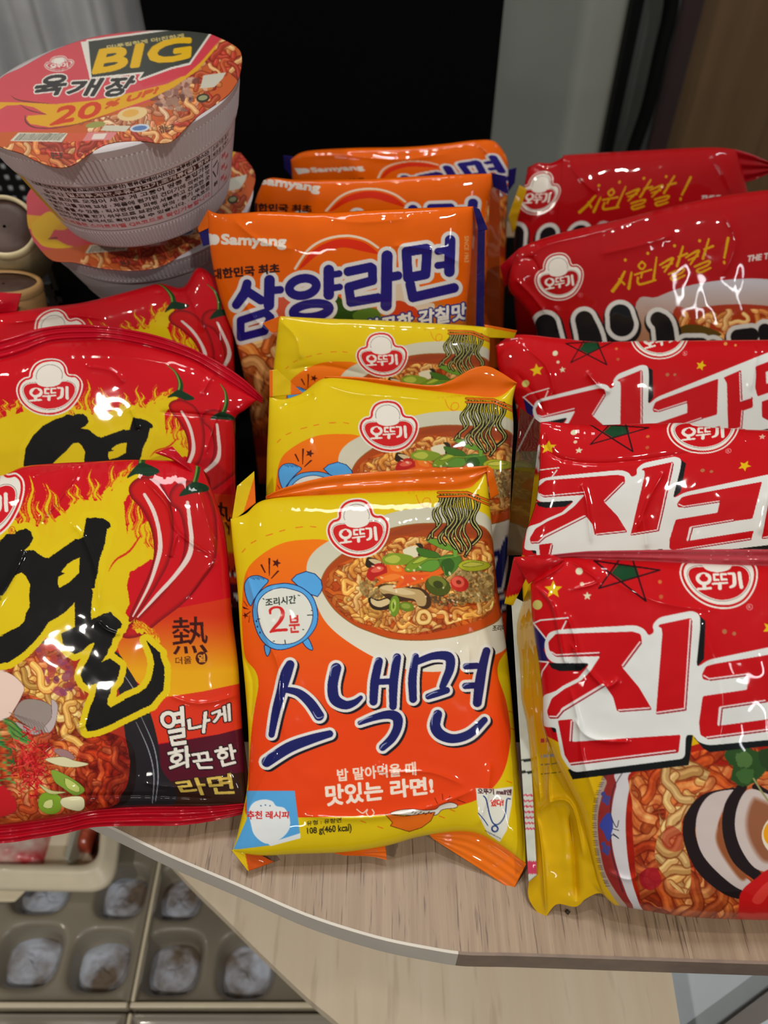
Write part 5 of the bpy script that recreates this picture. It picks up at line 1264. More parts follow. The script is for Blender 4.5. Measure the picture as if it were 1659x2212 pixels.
# ---------------------------------------------------------------- yellow snack noodle packets (centre column)
pS1 = plane((790, 1440, .357), 33)
TS1 = [(498, 1121), (530, 1110), (578, 1078), (726, 1068), (890, 1060), (1000, 1056), (1030, 1040), (1050, 1018)]
rS1 = bag('noodle_packet', pS1, TS1, [(503, 1838), (560, 1848), (640, 1845), (742, 1841), (832, 1828), (914, 1806), (1013, 1797), (1080, 1826), (1136, 1868)],
          [(498, 1121), (503, 1180), (512, 1260), (520, 1380), (530, 1490), (537, 1600), (534, 1700), (516, 1790), (503, 1838)], [(1050, 1018), (1060, 1110), (1074, 1267), (1087, 1349), (1100, 1451), (1120, 1662), (1133, 1790), (1136, 1868)],
          .026, cf(A_S), 'nearest yellow and orange noodle packet, with whole blue alarm clock and full blue lettering', 'yellow and orange noodle packets in the middle column',
          creases=[([(530, 1225), (548, 1290), (572, 1370), (602, 1440), (604, 1520), (618, 1604)], 9, .0022), ([(1012, 1390), (1016, 1480), (1040, 1560)], 10, .0016), ([(820, 1640), (830, 1668), (930, 1668), (1010, 1700)], 8, .0014), ([(990, 1200), (985, 1300), (990, 1420)], 16, .001), ([(640, 1760), (760, 1768), (900, 1752), (1040, 1700)], 10, .0022), ([(530, 1760), (560, 1700), (600, 1620)], 9, .0010), ([(1060, 1640), (1052, 1720), (1030, 1790)], 9, .0014), ([(515, 1400), (545, 1470), (540, 1560)], 9, -.0018)],
          seed=2, back=YEL, prof=(3.6, .5, 4.5, .45))
strip('top_seal', rS1, pS1, [(574, 1072), (615, 1053), (710, 1029), (828, 1018), (972, 1010), (1054, 1006)], [(574, 1080), (615, 1078), (726, 1072), (890, 1064), (1000, 1060), (1052, 1024)], ORG, .010, .0128, ncr=2, seed=4)
flap('seal_ear', rS1, pS1, [(512, 1050), (549, 1018), (552, 1086), (500, 1128)], ORG, (.010, .010, .012, .0125), cfun=lambda p: np.where((p[:, :1] + p[:, 1:] * .3 > 858), col3(ORG), col3(YEL)), seed=5)
flap('seal_ear', rS1, pS1, [(1050, 1004), (1064, 1012), (1078, 1068), (1060, 1078)], ORG, (.010, .010, .016, .0128), seed=6)
flap('bottom_seal', rS1, pS1, [(500, 1836), (552, 1842), (592, 1862), (536, 1882)], (190, 74, 12), (.0125, .0125, .016, .014), seed=7, cfun=lambda p: np.where(p[:, :1] < 528 + (p[:, 1:] - 1836) * .2, col3(YEL), col3((196, 78, 12))))
strip('bottom_seal', rS1, pS1, [(690, 1836), (742, 1838), (832, 1824)], [(742, 1848), (800, 1850), (836, 1858)], ORG, .0125, .015, crimp=.0004, ncr=3, seed=9)
strip('bottom_seal', rS1, pS1, [(926, 1802), (1013, 1793), (1080, 1822), (1137, 1866)], [(935, 1812), (1010, 1860), (1060, 1892), (1108, 1924)], (232, 112, 16), .0125, .0155, crimp=.00025, ncr=4, seed=8)

pS2 = plane((850, 930, .392), 47)
rS2 = bag('noodle_packet', pS2, [(582, 855), (612, 862), (652, 849), (701, 817), (767, 820), (849, 833), (931, 843), (1013, 853), (1074, 857), (1115, 829)], [(590, 1400), (840, 1410), (1090, 1400)],
          [(582, 855), (579, 927), (576, 1009), (576, 1150), (590, 1400)], [(1115, 829), (1107, 870), (1109, 927), (1105, 997), (1102, 1100), (1090, 1400)], .026, cf(A_S, H_S2),
          'middle of the three yellow noodle packets, its blue alarm clock half hidden', 'yellow and orange noodle packets in the middle column', vis=(0, 1090), seed=12, back=YEL,
          creases=[([(700, 830), (760, 850), (860, 858), (980, 870)], 12, .0014), ([(600, 880), (640, 870), (680, 850)], 8, -.0014), ([(1074, 868), (1085, 960), (1082, 1060)], 9, .0014)], prof=(3.6, .5, 4.5, .4))
strip('top_seal', rS2, pS2, [(701, 812), (800, 816), (925, 832), (975, 821), (1021, 796), (1060, 793), (1117, 827)], [(701, 820), (800, 828), (925, 844), (990, 852), (1040, 858), (1078, 860), (1115, 832)], ORG, .011, .0125, ncr=1, seed=14)
flap('seal_ear', rS2, pS2, [(582, 800), (598, 798), (655, 850), (582, 858)], YEL, (.010, .010, .012, .012), seed=15, cfun=lambda p: np.where((p[:, :1] > 628) | (p[:, :1] < 589), col3(ORG), col3(YEL)))

pS3 = plane((830, 760, .428), 62)
rS3 = bag('noodle_packet', pS3, [(603, 683), (700, 688), (820, 692), (931, 698), (1000, 702), (1052, 707)], [(600, 1150), (830, 1160), (1050, 1150)], [(603, 683), (597, 740), (591, 796), (590, 850), (595, 950), (600, 1150)], [(1052, 707), (1058, 738), (1056, 796), (1054, 900), (1050, 1150)],
          .024, cf(A_S, H_S3), 'rearmost yellow noodle packet, without visible alarm clock, in front of the orange packets', 'yellow and orange noodle packets in the middle column', vis=(0, 860), seed=22, back=YEL, creases=[([(603, 690), (640, 730), (650, 780)], 9, .0012), ([(620, 800), (700, 790), (800, 812)], 9, -.0010)], prof=(3.6, .5, 4.5, .4))
flap('top_seal', rS3, pS3, [(1046, 701), (1117, 714), (1110, 731), (1052, 729)], YEL, (.011, .014, .016, .012), seed=16, cfun=lambda p: np.where(p[:, 1:] < 706 + (p[:, :1] - 1046) * .2, col3(ORG), col3(YEL)))
flap('seal_ear', rS3, pS3, [(567, 698), (606, 682), (601, 716), (586, 719)], ORG, (.014, .011, .012, .013), seed=17)

# ---------------------------------------------------------------- orange packets
pO1 = plane((740, 560, .428), 76)
NVY = (36, 30, 104)
rO1 = bag('noodle_packet', pO1, [(449, 453), (480, 462), (576, 457), (688, 460), (821, 453), (920, 449), (1022, 446)], [(560, 1080), (780, 1090), (985, 1080)], [(449, 453), (452, 520), (465, 600), (488, 680), (510, 740), (535, 860), (560, 1080)], [(1022, 446), (1020, 520), (1015, 600), (1006, 689), (997, 850), (985, 1080)],
          .022, cf(A_O), 'front orange noodle packet with full blue and white lettering, behind the yellow packets', 'orange noodle packets', vis=(0, 760), seed=32, back=ORG, wr=(.0010, .0003),
          creases=[([(500, 470), (560, 520), (640, 540)], 10, .0012), ([(840, 530), (930, 540), (1000, 570)], 12, .0015), ([(700, 470), (780, 480), (900, 470)], 10, .001), ([(520, 640), (560, 700), (620, 740)], 9, .0012)], prof=(4, .45, 4.5, .4))
flap('seal_ear', rO1, pO1, [(427, 493), (450, 452), (452, 492), (430, 502)], ORG, (.014, .011, .011, .013), seed=33)
flap('seal_ear', rO1, pO1, [(429, 500), (452, 490), (452, 528), (439, 532)], NVY, (.014, .011, .012, .013), seed=34)
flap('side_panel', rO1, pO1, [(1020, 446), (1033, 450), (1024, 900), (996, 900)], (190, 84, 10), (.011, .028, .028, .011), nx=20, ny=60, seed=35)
flap('side_seal', rO1, pO1, [(1022, 446), (1036, 452), (1054, 496), (1034, 500)], NVY, (.010, .012, .014, .012), seed=36)
flap('side_seal', rO1, pO1, [(1030, 490), (1048, 498), (1042, 900), (1024, 900)], NVY, (.028, .032, .032, .028), nx=20, ny=60, seed=37)

pO2 = plane((810, 440, .495), 77)
rO2 = bag('noodle_packet', pO2, [(569, 390), (589, 384), (634, 388), (688, 388), (804, 386), (955, 378), (1062, 375)], [(575, 900), (800, 910), (1040, 900)], [(569, 390), (554, 426), (550, 457), (555, 560), (575, 900)], [(1062, 375), (1062, 404), (1053, 448), (1050, 560), (1040, 900)],
          .022, cf(A_O, H_O2), 'middle orange noodle packet, its lettering mostly hidden behind the front orange one', 'orange noodle packets', vis=(0, 480), seed=42, back=ORG, prof=(4, .45, 4.5, .4))
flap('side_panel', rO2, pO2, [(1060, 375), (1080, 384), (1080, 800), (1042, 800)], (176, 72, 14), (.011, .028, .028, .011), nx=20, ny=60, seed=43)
flap('seal_ear', rO2, pO2, [(1062, 374), (1092, 380), (1098, 420), (1066, 404)], NVY, (.011, .016, .020, .016), seed=44)
pO3 = plane((870, 350, .548), 77)
rO3 = bag('noodle_packet', pO3, [(628, 345), (661, 327), (759, 320), (875, 318), (960, 311), (1027, 303), (1067, 305), (1090, 330)], [(640, 800), (860, 810), (1085, 800)], [(628, 345), (632, 400), (636, 500), (640, 800)], [(1090, 330), (1098, 365), (1094, 500), (1085, 800)],
          .022, cf(A_O, H_O3), 'rearmost orange noodle packet in front of the black board', 'orange noodle packets', vis=(0, 400), seed=52, back=ORG, prof=(4, .45, 4.5, .4), creases=[([(640, 340), (740, 336), (860, 345), (980, 330)], 8, .0014), ([(1027, 306), (1060, 340), (1070, 380)], 9, .0016)])
flap('seal_ear', rO3, pO3, [(1078, 372), (1116, 362), (1112, 395), (1094, 420)], NVY, (.011, .014, .018, .016), seed=53)
flap('seal_ear', rO3, pO3, [(612, 336), (632, 338), (630, 382), (614, 364)], NVY, (.014, .012, .014, .016), seed=54)

# ---------------------------------------------------------------- red hot noodle packets with brush lettering (left column)
RY = (190, 10, 26)
pY1 = plane((250, 1400, .361), 33)
rY1 = bag('noodle_packet', pY1, [(-210, 1060), (-100, 1045), (0, 1028), (51, 1008), (118, 1001), (202, 997), (283, 993), (388, 996), (436, 1010)], [(-190, 1792), (0, 1784), (135, 1766), (202, 1752), (304, 1744), (439, 1742), (533, 1738)],
          [(-210, 1060), (-215, 1400), (-190, 1792)], [(436, 1010), (466, 1080), (486, 1150), (496, 1250), (502, 1330), (514, 1430), (520, 1520), (527, 1640), (533, 1738)], .030, cf(A_Y),
          'nearest red noodle packet with whole black brush lettering, overhanging the table edge at left', 'red packets with black brush lettering in the left column', seed=62, back=RY,
          creases=[([(-40, 1340), (6, 1280), (40, 1220), (55, 1185)], 8, .002), ([(60, 1030), (150, 1010), (180, 1004)], 7, .0016), ([(80, 1130), (120, 1090), (175, 1010)], 6, .0018), ([(305, 1030), (360, 1090), (384, 1150), (470, 1208)], 6, .0022), ([(384, 1150), (372, 1185), (368, 1205)], 6, .002), ([(470, 1208), (440, 1240), (400, 1300)], 6, .0012), ([(150, 1128), (180, 1160), (210, 1240), (215, 1330)], 11, .0014), ([(430, 1050), (440, 1100), (470, 1208)], 7, .0016),
                   ([(60, 1640), (130, 1590), (200, 1560)], 8, .0016), ([(300, 1690), (400, 1700), (500, 1680)], 8, .0016), ([(100, 1720), (300, 1718), (480, 1726)], 8, -.0012), ([(360, 1500), (430, 1520), (520, 1500)], 8, .0016), ([(210, 1340), (230, 1360), (262, 1372)], 6, .0018)],
          wr=(.0009, .00022), prof=(3.2, .5, 3.4, .5))
strip('bottom_seal', rY1, pY1, [(-190, 1788), (0, 1780), (135, 1763), (202, 1749), (304, 1741), (439, 1740), (534, 1735)], [(-190, 1830), (0, 1822), (67, 1813), (135, 1802), (202, 1787), (304, 1784), (390, 1783), (473, 1771), (532, 1756)], (176, 8, 30), .0148, .0165, crimp=.0009, ncr=3, seed=63, wob=.0016)
flap('seal_ear', rY1, pY1, [(334, 978), (372, 964), (460, 1060), (392, 1000)], (186, 14, 34), (.012, .012, .016, .014), fold=.004, seed=64)
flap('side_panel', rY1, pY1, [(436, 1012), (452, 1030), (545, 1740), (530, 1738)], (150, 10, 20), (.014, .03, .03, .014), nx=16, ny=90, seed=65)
pY2 = plane((230, 850, .415), 48)
rY2 = bag('noodle_packet', pY2, [(-200, 800), (-80, 787), (0, 777), (51, 762), (108, 740), (180, 734), (239, 734), (325, 750), (416, 779), (488, 823), (555, 864)], [(-180, 1440), (200, 1440), (526, 1440)], [(-200, 800), (-205, 1100), (-180, 1440)],
          [(555, 864), (530, 885), (508, 905), (508, 960), (510, 1080), (522, 1250), (526, 1440)], .030, cf(A_Y, H_Y2), 'middle red packet of the left column, its whole emblem above half hidden brush lettering', 'red packets with black brush lettering in the left column', vis=(0, 1060), seed=72, back=RY, wr=(.0009, .00022),
          creases=[([(180, 790), (240, 800), (270, 830)], 9, .0016), ([(280, 880), (290, 900), (300, 930)], 7, .0016), ([(340, 890), (420, 895), (510, 905)], 6, -.002), ([(430, 860), (470, 800), (500, 830)], 8, .0014), ([(480, 860), (440, 990)], 8, .0012), ([(20, 790), (120, 770), (260, 770), (380, 790)], 8, .0012)], prof=(3.2, .5, 4, .4))
strip('top_seal', rY2, pY2, [(-200, 770), (-80, 755), (22, 728), (87, 709), (159, 701), (235, 705), (325, 721), (398, 745), (470, 781), (524, 817), (568, 858)], [(-200, 804), (-80, 790), (0, 780), (51, 765), (108, 742), (180, 736), (239, 736), (325, 752), (416, 781), (488, 825), (566, 872)], (196, 14, 40), .0135, .0148, crimp=.0009, ncr=3, seed=73)
pY3 = plane((250, 700, .452), 62)
rY3 = bag('noodle_packet', pY3, [(-190, 692), (0, 677), (90, 664), (181, 653), (289, 626), (344, 612), (395, 620), (430, 578), (487, 617)], [(-180, 1200), (200, 1200), (505, 1200)], [(-190, 692), (-190, 900), (-180, 1200)], [(487, 617), (500, 675), (505, 762), (508, 900), (505, 1200)],
          .026, cf(A_Y, H_Y3), 'rear red packet of the left column with two chillies, just below the cup noodles', 'red packets with black brush lettering in the left column', vis=(0, 830), seed=82, back=RY, wr=(.0009, .00022), creases=[([(0, 700), (80, 690), (150, 680), (230, 690)], 8, .0018), ([(395, 620), (420, 660), (440, 720)], 8, .0012), ([(430, 580), (460, 620), (490, 660)], 7, .0016)], prof=(3.2, .5, 4, .4))
flap('seal_ear', rY3, pY3, [(-60, 628), (46, 634), (36, 672), (-60, 690)], (186, 14, 34), (.012, .014, .014, .013), fold=.003, seed=84)

# ---------------------------------------------------------------- red packets with white panel lettering (right column)
RJ = (190, 10, 20); YJ = (214, 170, 6)
pJ1 = plane((1480, 1600, .311), 50)
LJ1 = [(1146, 1262), (1150, 1340), (1163, 1425), (1172, 1502), (1175, 1570), (1200, 1640), (1228, 1700), (1256, 1760), (1278, 1850), (1300, 1925), (1328, 1955)]
rJ1 = bag('noodle_packet', pJ1, [(1146, 1262), (1165, 1240), (1188, 1214), (1225, 1204), (1285, 1208), (1400, 1212), (1500, 1217), (1659, 1222), (2050, 1228)], [(1328, 1955), (1400, 1968), (1490, 1981), (1659, 1988), (2040, 1992)], LJ1, [(2050, 1228), (2055, 1600), (2040, 1992)],
          .030, cf(A_J), 'nearest red noodle packet at right, with mushroom noodle picture and yellow side', 'red packets with white bordered lettering in the right column', seed=92, back=YJ,
          creases=[([(1150, 1262), (1190, 1300), (1206, 1360), (1218, 1420), (1224, 1436)], 5, .0022), ([(1220, 1320), (1240, 1370), (1248, 1420), (1252, 1450)], 9, .0020), ([(1146, 1262), (1200, 1232), (1220, 1210)], 5, .0022), ([(1225, 1208), (1260, 1230), (1290, 1258), (1220, 1276)], 5, .0014), ([(1226, 1382), (1300, 1480), (1340, 1465)], 7, .0018), ([(1240, 1550), (1262, 1585), (1300, 1600), (1370, 1602)], 7, .002), ([(1230, 1480), (1250, 1560), (1260, 1640), (1300, 1760)], 9, .0016), ([(1310, 1880), (1360, 1900), (1400, 1870)], 6, .0016), ([(1500, 1300), (1560, 1500), (1540, 1700)], 30, .0018), ([(1300, 1240), (1420, 1300), (1560, 1320)], 10, .0010)],
          wr=(.0010, .0003), prof=(3.4, .5, 4.2, .45))
strip('top_seal', rJ1, pJ1, [(1186, 1199), (1254, 1192), (1300, 1190), (1500, 1187), (1659, 1187), (2050, 1190)], [(1190, 1208), (1240, 1206), (1300, 1209), (1400, 1213), (1500, 1218), (1659, 1224), (2050, 1230)], (176, 60, 70), .014, .0150, crimp=.0004, ncr=2, seed=93)
flap('folded_corner', rJ1, pJ1, [(1110, 1204), (1190, 1197), (1219, 1209), (1142, 1262)], (186, 14, 22), (.018, .012, .010, .0145), fold=.003, seed=94)
flap('folded_corner', rJ1, pJ1, [(1110, 1206), (1146, 1230), (1108, 1308), (1090, 1304)], (176, 10, 20), (.018, .014, .026, .022), seed=95, cfun=lambda p: np.where(p[:, 1:] > 1292 + (p[:, :1] - 1090) * -.3, col3(YEL), col3((180, 12, 22))))


def side_art(p):
    c = np.tile(col3(YJ), (len(p), 1))
    for y, h, k in ((1600, 9, (176, 50, 60)), (1634, 7, (150, 150, 150)), (1652, 3, (130, 110, 60)), (1672, 2, (90, 80, 20))):
        m = (np.abs(p[:, 1] - y - (p[:, 0] - 1170) * -.1) < h / 2) & (p[:, 0] > 1168) & ((p[:, 0].astype(int) // 3 * 7 + y) % 5 < 4); c[m] = col3(k)
    return c
def cJ(U, V, P):
    d = .0145 + .036 * (1 - U) * (1 - .75 * V) - .0012 * 2 * pxnoise(P, 40, 5) - crease_d(P, [([(1180, 1520), (1188, 1640), (1186, 1700), (1190, 1750)], 6, .003), ([(1160, 1760), (1172, 1850), (1180, 1980)], 5, .004), ([(1160, 1756), (1200, 1728), (1238, 1745), (1262, 1860)], 7, .004), ([(1230, 1750), (1240, 1840), (1246, 1950)], 9, -.005), ([(1150, 1520), (1160, 1640), (1168, 1740)], 4, .0015), ([(1128, 1330), (1134, 1420), (1136, 1500)], 5, .0016)])
    return d
patch('side_panel', rJ1, pJ1, [(1144, 1262), (1145, 1262), (1147, 1263)], [(1175, 1989), (1192, 1963), (1208, 1953), (1244, 1959), (1267, 1941), (1298, 1930), (1328, 1955)], [(1144, 1262), (1120, 1334), (1117, 1380), (1122, 1427), (1125, 1511), (1136, 1560), (1141, 1610), (1146, 1695), (1153, 1762), (1157, 1846), (1144, 1896), (1143, 1943), (1175, 1989)], LJ1, cJ, side_art, nu=150, nv=460, thick=.0006)
flap('back_label', rJ1, pJ1, [(1104, 1286), (1130, 1300), (1160, 1890), (1142, 1905)], (196, 200, 190), (.05, .05, .022, .022), nx=16, ny=180, seed=97, cfun=lambda p: np.where(((p[:, 1:] > 1710) & (p[:, 1:] < 1800) & ((p[:, 1:].astype(int) // 4) % 3 == 0)) | ((p[:, 1:] > 1860) & (p[:, 1:] < 1888)), col3((196, 60, 90)), np.where((np.abs(p[:, 1:] - 1642) < 3) | (np.abs(p[:, 1:] - 1668) < 3), col3((40, 44, 40)), col3((196, 200, 190)))))

pJ2 = plane((1450, 1050, .352), 46)
rJ2 = bag('noodle_packet', pJ2, [(1166, 918), (1180, 911), (1277, 918), (1385, 915), (1490, 914), (1529, 922), (1602, 926), (1659, 929), (2050, 932)], [(1150, 1560), (1500, 1570), (2040, 1560)], [(1166, 918), (1166, 1000), (1158, 1083), (1134, 1155), (1127, 1194), (1130, 1300), (1150, 1560)], [(2050, 932), (2050, 1200), (2040, 1560)],
          .028, cf(A_J, H_J2), 'middle red packet with white bordered lettering, second from the front at right', 'red packets with white bordered lettering in the right column', vis=(0, 1230), seed=102, back=YJ,
          creases=[([(1176, 930), (1190, 980), (1260, 1000), (1380, 995), (1600, 960)], 8, -.0016), ([(1255, 1040), (1268, 1090), (1278, 1180)], 8, .0016), ([(1440, 1010), (1400, 1080), (1376, 1150)], 8, .0018), ([(1390, 1110), (1398, 1190)], 10, .0014), ([(1659, 1060), (1640, 1160)], 10, .0014)], wr=(.0010, .0003), prof=(3.4, .5, 4.4, .4))
flap('side_panel', rJ2, pJ2, [(1124, 880), (1168, 914), (1134, 1200), (1094, 1200)], (180, 130, 10), (.035, .0145, .0145, .045), nx=60, ny=160, seed=103, cfun=lambda p: np.where(p[:, 1:] < 975, np.where(np.abs((p[:, 0:1] - 1140) + (p[:, 1:] - 930) * .5) < 2, col3((150, 140, 140)), col3((96, 14, 26))), np.where(p[:, 1:] < 1010, col3((80, 72, 62)), col3((84, 60, 10)))))  # panel colours darkened, with the shade between packets painted in
pJ3 = plane((1400, 830, .44), 50)
rJ3 = bag('noodle_packet', pJ3, [(1071, 747), (1114, 723), (1204, 730), (1291, 738), (1421, 736), (1659, 734), (1990, 732)], [(1130, 1300), (1500, 1310), (1980, 1300)], [(1071, 747), (1078, 800), (1110, 860), (1120, 930), (1126, 1060), (1130, 1300)], [(1990, 732), (1990, 1000), (1980, 1300)],
          .028, cf(A_J, H_J3), 'red packet with white bordered lettering just in front of the yellow handwriting packets', 'red packets with white bordered lettering in the right column', vis=(0, 950), seed=112, back=YJ,
          creases=[([(1265, 800), (1290, 830), (1320, 850)], 9, .0022), ([(1120, 740), (1180, 790), (1200, 860)], 9, .0014), ([(1640, 740), (1620, 850)], 8, .0014), ([(1110, 800), (1160, 860), (1180, 900)], 8, -.001)], wr=(.0010, .0003), prof=(3.4, .5, 4.4, .4))

# ---------------------------------------------------------------- red packets with yellow handwriting (right rear)
pE1 = plane((1380, 600, .485), 66)
rE1 = bag('noodle_packet', pE1, [(1108, 560), (1125, 535), (1204, 505), (1313, 480), (1421, 453), (1529, 428), (1659, 410), (1850, 400)], [(1165, 1050), (1500, 1060), (1840, 1050)], [(1108, 560), (1098, 620), (1132, 663), (1157, 706), (1165, 800), (1165, 1050)], [(1850, 400), (1850, 700), (1840, 1050)],
          .028, cf(A_E), 'red noodle packet with yellow handwriting, white bowl and black letter tops, before its twin', 'red packets with yellow handwriting at the right rear', vis=(0, 770), seed=122, back=RJ,
          creases=[([(1140, 560), (1180, 530), (1300, 500), (1500, 440)], 9, .0016), ([(1204, 660), (1204, 720)], 5, .0014), ([(1110, 600), (1150, 640), (1180, 680)], 8, .0018), ([(1290, 550), (1380, 530), (1460, 505)], 12, .0014), ([(1560, 460), (1590, 520), (1560, 600)], 10, .0014), ([(1120, 560), (1150, 560), (1170, 600)], 7, -.0016)], wr=(.0009, .0004), prof=(3.4, .5, 4.4, .4))
flap('seal_ear', rE1, pE1, [(1080, 575), (1122, 536), (1128, 556), (1092, 622)], (176, 10, 26), (.016, .012, .012, .018), fold=.002, seed=123)
pE2 = plane((1380, 420, .55), 72)
rE2 = bag('noodle_packet', pE2, [(1140, 366), (1160, 352), (1190, 352), (1219, 338), (1230, 334), (1385, 325), (1529, 318), (1590, 323)], [(1120, 860), (1400, 870), (1640, 860)], [(1140, 366), (1128, 420), (1112, 500), (1110, 620), (1120, 860)], [(1590, 323), (1612, 400), (1620, 480), (1632, 640), (1640, 860)],
          .028, cf(A_E, H_E2), 'rearmost red noodle packet with yellow handwriting, against the grey wall and brown panel', 'red packets with yellow handwriting at the right rear', vis=(0, 540), seed=132, back=RJ,
          creases=[([(1222, 340), (1250, 380), (1290, 420)], 9, .0014), ([(1529, 325), (1560, 370), (1580, 420)], 9, .0014), ([(1150, 360), (1180, 380), (1190, 420)], 7, -.0012)], wr=(.0009, .0004), prof=(3.4, .5, 4.4, .4))
strip('top_seal', rE2, pE2, [(1586, 322), (1625, 334), (1662, 350)], [(1594, 398), (1625, 390), (1664, 374)], (166, 10, 22), .013, .02, seed=133)
flap('side_panel', rE2, pE2, [(1122, 400), (1149, 414), (1108, 506), (1098, 468)], (196, 150, 14), (.011, .009, .012, .012), seed=134)
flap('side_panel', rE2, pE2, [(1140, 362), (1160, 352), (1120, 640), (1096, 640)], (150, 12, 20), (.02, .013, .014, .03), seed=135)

# ---------------------------------------------------------------- cup noodles
A_L = art_lid(); A_C = art_cup()
RIB = mat_film('cup paper', rough=.5, coat=.15, crough=.3, spec=.3)


def cup(name, cen, nrm, Rr, H_, lidT, lidB, lidL, lidR, Hl, label, spin=0.0, deptho=0.0):
    nrm = np.array(nrm, float); nrm /= np.linalg.norm(nrm); cen = np.array(cen, float)
    base = cen - nrm * H_
    root = empty(name, base, label, 'cup noodles', 'stacked instant cup noodles')
    prof = []
    for h in np.linspace(0, 1, 150):
        r = Rr * (.66 + .30 * h ** .85)
        if h > .70: r += Rr * .012
        if h > .93: r += Rr * (h - .93) * .1
        prof.append((r, h * H_))
    prof = [(0.001, .002), (Rr * .62, .002), (Rr * .64, 0)] + prof + [(Rr * .975, H_), (Rr * .975, H_ + .0008), (Rr * .9, H_ + .0006)]
    def rf(r, h, th):
        t = h / H_; rib = ((t > .03) & (t < .19)) | ((t > .74) & (t < .93))
        return r + rib * .0004 * np.cos(th * 170)
    ax = nrm; a = np.cross([0, 1., 0], ax); a /= np.linalg.norm(a); b = np.cross(ax, a)
    toc = CC - cen; th0 = math.atan2(toc @ b, toc @ a)
    def cfn(th, h):
        t = h / H_; u = ((th - th0 + math.pi) % (2 * math.pi)) - math.pi
        x = 572 + u * 367 + spin; y = 70 + (.70 - t) / (.70 - .22) * 162
        p = np.stack([np.clip(x, 2, 998), np.clip(y, 60, 236)], -1)
        c = A_C.sample(p.reshape(-1, 2)).reshape(*th.shape, 3)
        out = (t > .715) | (t < .20) | (x > 998)
        return np.where(out[..., None], col3((206, 198, 200)), c)
    lathe('cup_body', prof, base, nrm, RIB, root, n=2000, rfun=rf, cfun=cfn)
    c0 = float(nrm @ cen)
    def df(U, V, P): return -.0012 - .0006 * pxnoise(P, 60, 3) - crease_d(P, [([(60, 322), (120, 326), (190, 330)], 5, .0012), ([(330, 262), (380, 262), (416, 236)], 5, .0012)])
    patch('lid', root, (nrm, c0 + deptho), lidT, lidB, lidL, lidR, df, cf(A_L, Hl), step=1.35, thick=.0006, m=mat_film('lid foil', rough=.42, coat=.35, crough=.12, spec=.4))
    return root


nC = (-.139, -.087, .986)
lt = [(-22, 215), (0, 170), (47, 145), (108, 112), (174, 87), (235, 74), (307, 67), (398, 67), (456, 74)]
lr = [(456, 74), (499, 94), (521, 116), (518, 160), (500, 195), (470, 222)]
lb = [(-40, 290), (0, 316), (45, 330), (75, 345), (119, 360), (155, 356), (188, 334), (225, 312), (262, 304), (310, 304), (345, 308), (372, 303), (400, 276), (430, 248), (470, 222)]
ll = [(-22, 215), (-42, 250), (-40, 290)]
cup('cup_noodles', (-.149, .453, .2314), (-.079, -.105, 1), .0735, .066, lt, lb, ll, lr, None, 'upper cup of instant noodles with large yellow letters on its tilted pink lid')
l2t = [(58, 450), (62, 415), (110, 370), (250, 330), (420, 318), (520, 330)]
l2b = [(72, 520), (110, 560), (160, 566), (215, 578), (285, 584), (345, 575), (400, 545), (440, 522), (480, 500), (512, 474)]
l2l = [(58, 450), (60, 485), (72, 520)]; l2r = [(520, 330), (550, 372), (546, 410), (530, 445), (512, 474)]
cup('cup_noodles', (-.157, .492, .154), (-.006, -.155, 1), .0735, .055, l2t, l2b, l2l, l2r, H_L2, 'lower cup of instant noodles, mostly hidden under the tilted upper cup', spin=900)

# black perforated crate under and behind the cups
ck = mat('black crate plastic', (14, 14, 15), .45)
cr = empty('perforated_crate', (-.30, .60, 0), 'black perforated plastic crate standing left of the cup noodles', 'crate')
def grille(name, x0, x1, y, z0, z1, nx, nz):
    V = []; F = []; xs = np.linspace(x0, x1, nx * 2 + 1); zs = np.linspace(z0, z1, nz * 2 + 1); X, Z = np.meshgrid(xs, zs)
    keep = [(j, i) for j in range(nz * 2) for i in range(nx * 2) if not (j % 2 == 1 and i % 2 == 1)]
    v = np.stack([X, X * 0 + y, Z], -1).reshape(-1, 3); n = nx * 2 + 1
    F = np.array([[j * n + i, j * n + i + 1, (j + 1) * n + i + 1, (j + 1) * n + i] for j, i in keep])
    o = mesh_np(name, v, F, ck, cr, smooth_=False); s_ = o.modifiers.new('thickness', 'SOLIDIFY'); s_.thickness = .003; return o
grille('front_wall', -.52, -.245, .52, .012, .075, 26, 6); grille('rear_wall', -.52, -.245, .70, .012, .10, 26, 9)
box('crate_floor', (-.52, .52, .004), (-.245, .70, .010), ck, cr)
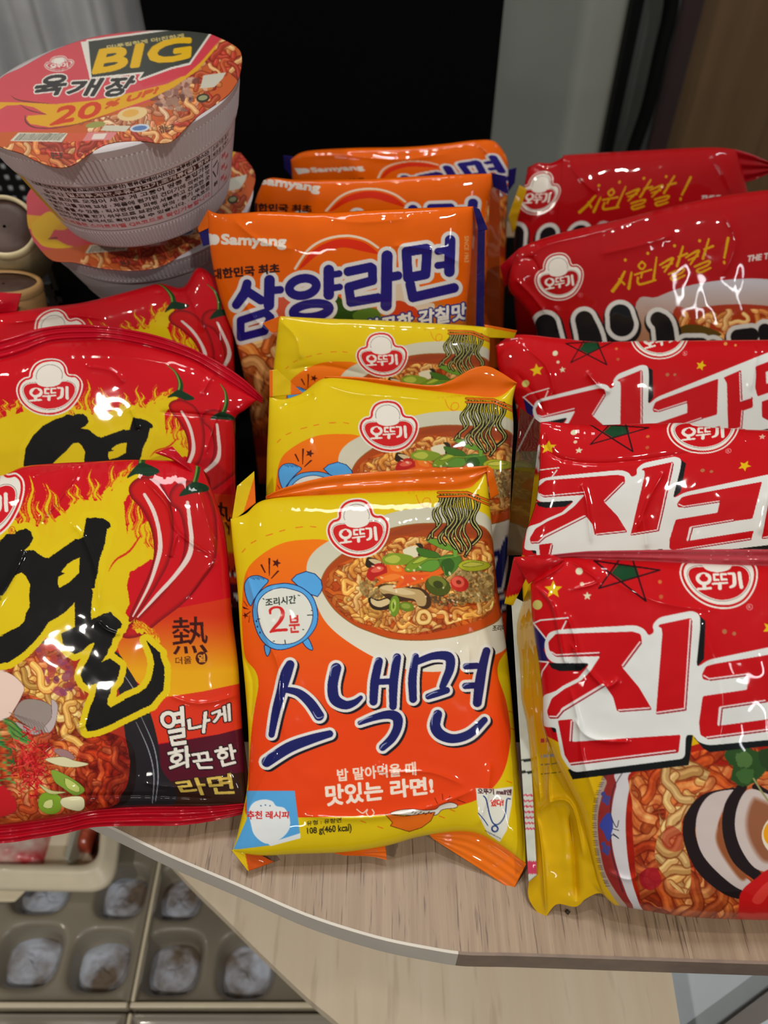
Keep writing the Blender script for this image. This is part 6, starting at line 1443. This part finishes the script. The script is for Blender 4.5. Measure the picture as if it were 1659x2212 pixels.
box('side_wall', (-.249, .52, .004), (-.245, .70, .09), ck, cr); box('side_wall', (-.52, .52, .004), (-.516, .70, .09), ck, cr)
# box the cups stand on
tag(box('riser_box', (-.20, .45, 0), (-.11, .55, .088), mat('dark grey card', (46, 44, 40), .7), bevel=.002), 'dark box under the lower cup of instant noodles, hidden behind the red packets', 'box')

# cream jars at far left
jc = mat('cream glazed plastic', (222, 206, 160), .45, coat=.2); jb = mat('brown jar lid', (92, 72, 64), .5, noise=(40, (66, 40, 34)))
def jar(px, py, dep, r, h, tilt, label, cm):
    p = at_depth(px, py, dep); root = empty('cream_jar', p, label, 'jar', 'cream jars at the left edge')
    ax = np.array([math.sin(tilt[0]), -math.sin(tilt[1]), 1.]); ax /= np.linalg.norm(ax); b0 = p - ax * h
    root.location = tuple(b0)
    lathe('jar_body', [(0.001, 0), (r * .9, 0), (r, .003), (r, h * .86), (r * .96, h * .93), (r * .9, h * .97), (r * .84, h)], b0, ax, cm, root, 64)
    lathe('jar_rim', [(r * .99, h * .94), (r * 1.0, h * .99), (r * .96, h * 1.04), (r * .86, h * 1.05), (r * .84, h * 1.02)], b0, ax, cm, root, 64)
    lathe('jar_lid', [(r * .86, h * .99), (r * .84, h * 1.01), (r * .5, h * 1.015), (0.001, h * 1.015)], b0, ax, jb, root, 64)
jar(10, 490, .50, .021, .055, (.35, 1.05), 'cream jar with brown lid lying tilted at the left edge beside the crate', jc)
jar(8, 615, .50, .024, .05, (.1, -.2), 'lower cream jar with orange tint under the tilted jar at the left edge', mat('orange cream plastic', (196, 160, 108), .45, noise=(14, (206, 150, 90))))

# small crumb on the table
tag(mesh_np('crumb', np.array([on_z(np.array([1226., 1970.]), .001) + .0013 * np.array(v) for v in [(1, 0, 0), (-1, .2, 0), (0, 1, 0), (0, -1, 0), (.1, 0, 1), (0, 0, -1)]]), np.array([[0, 2, 4], [2, 1, 4], [1, 3, 4], [3, 0, 4], [2, 0, 5], [1, 2, 5], [3, 1, 5], [0, 3, 5]]), mat('dark crumb', (50, 36, 26), .7)), 'tiny dark crumb on the table below the yellow side of the front right packet', 'crumb')
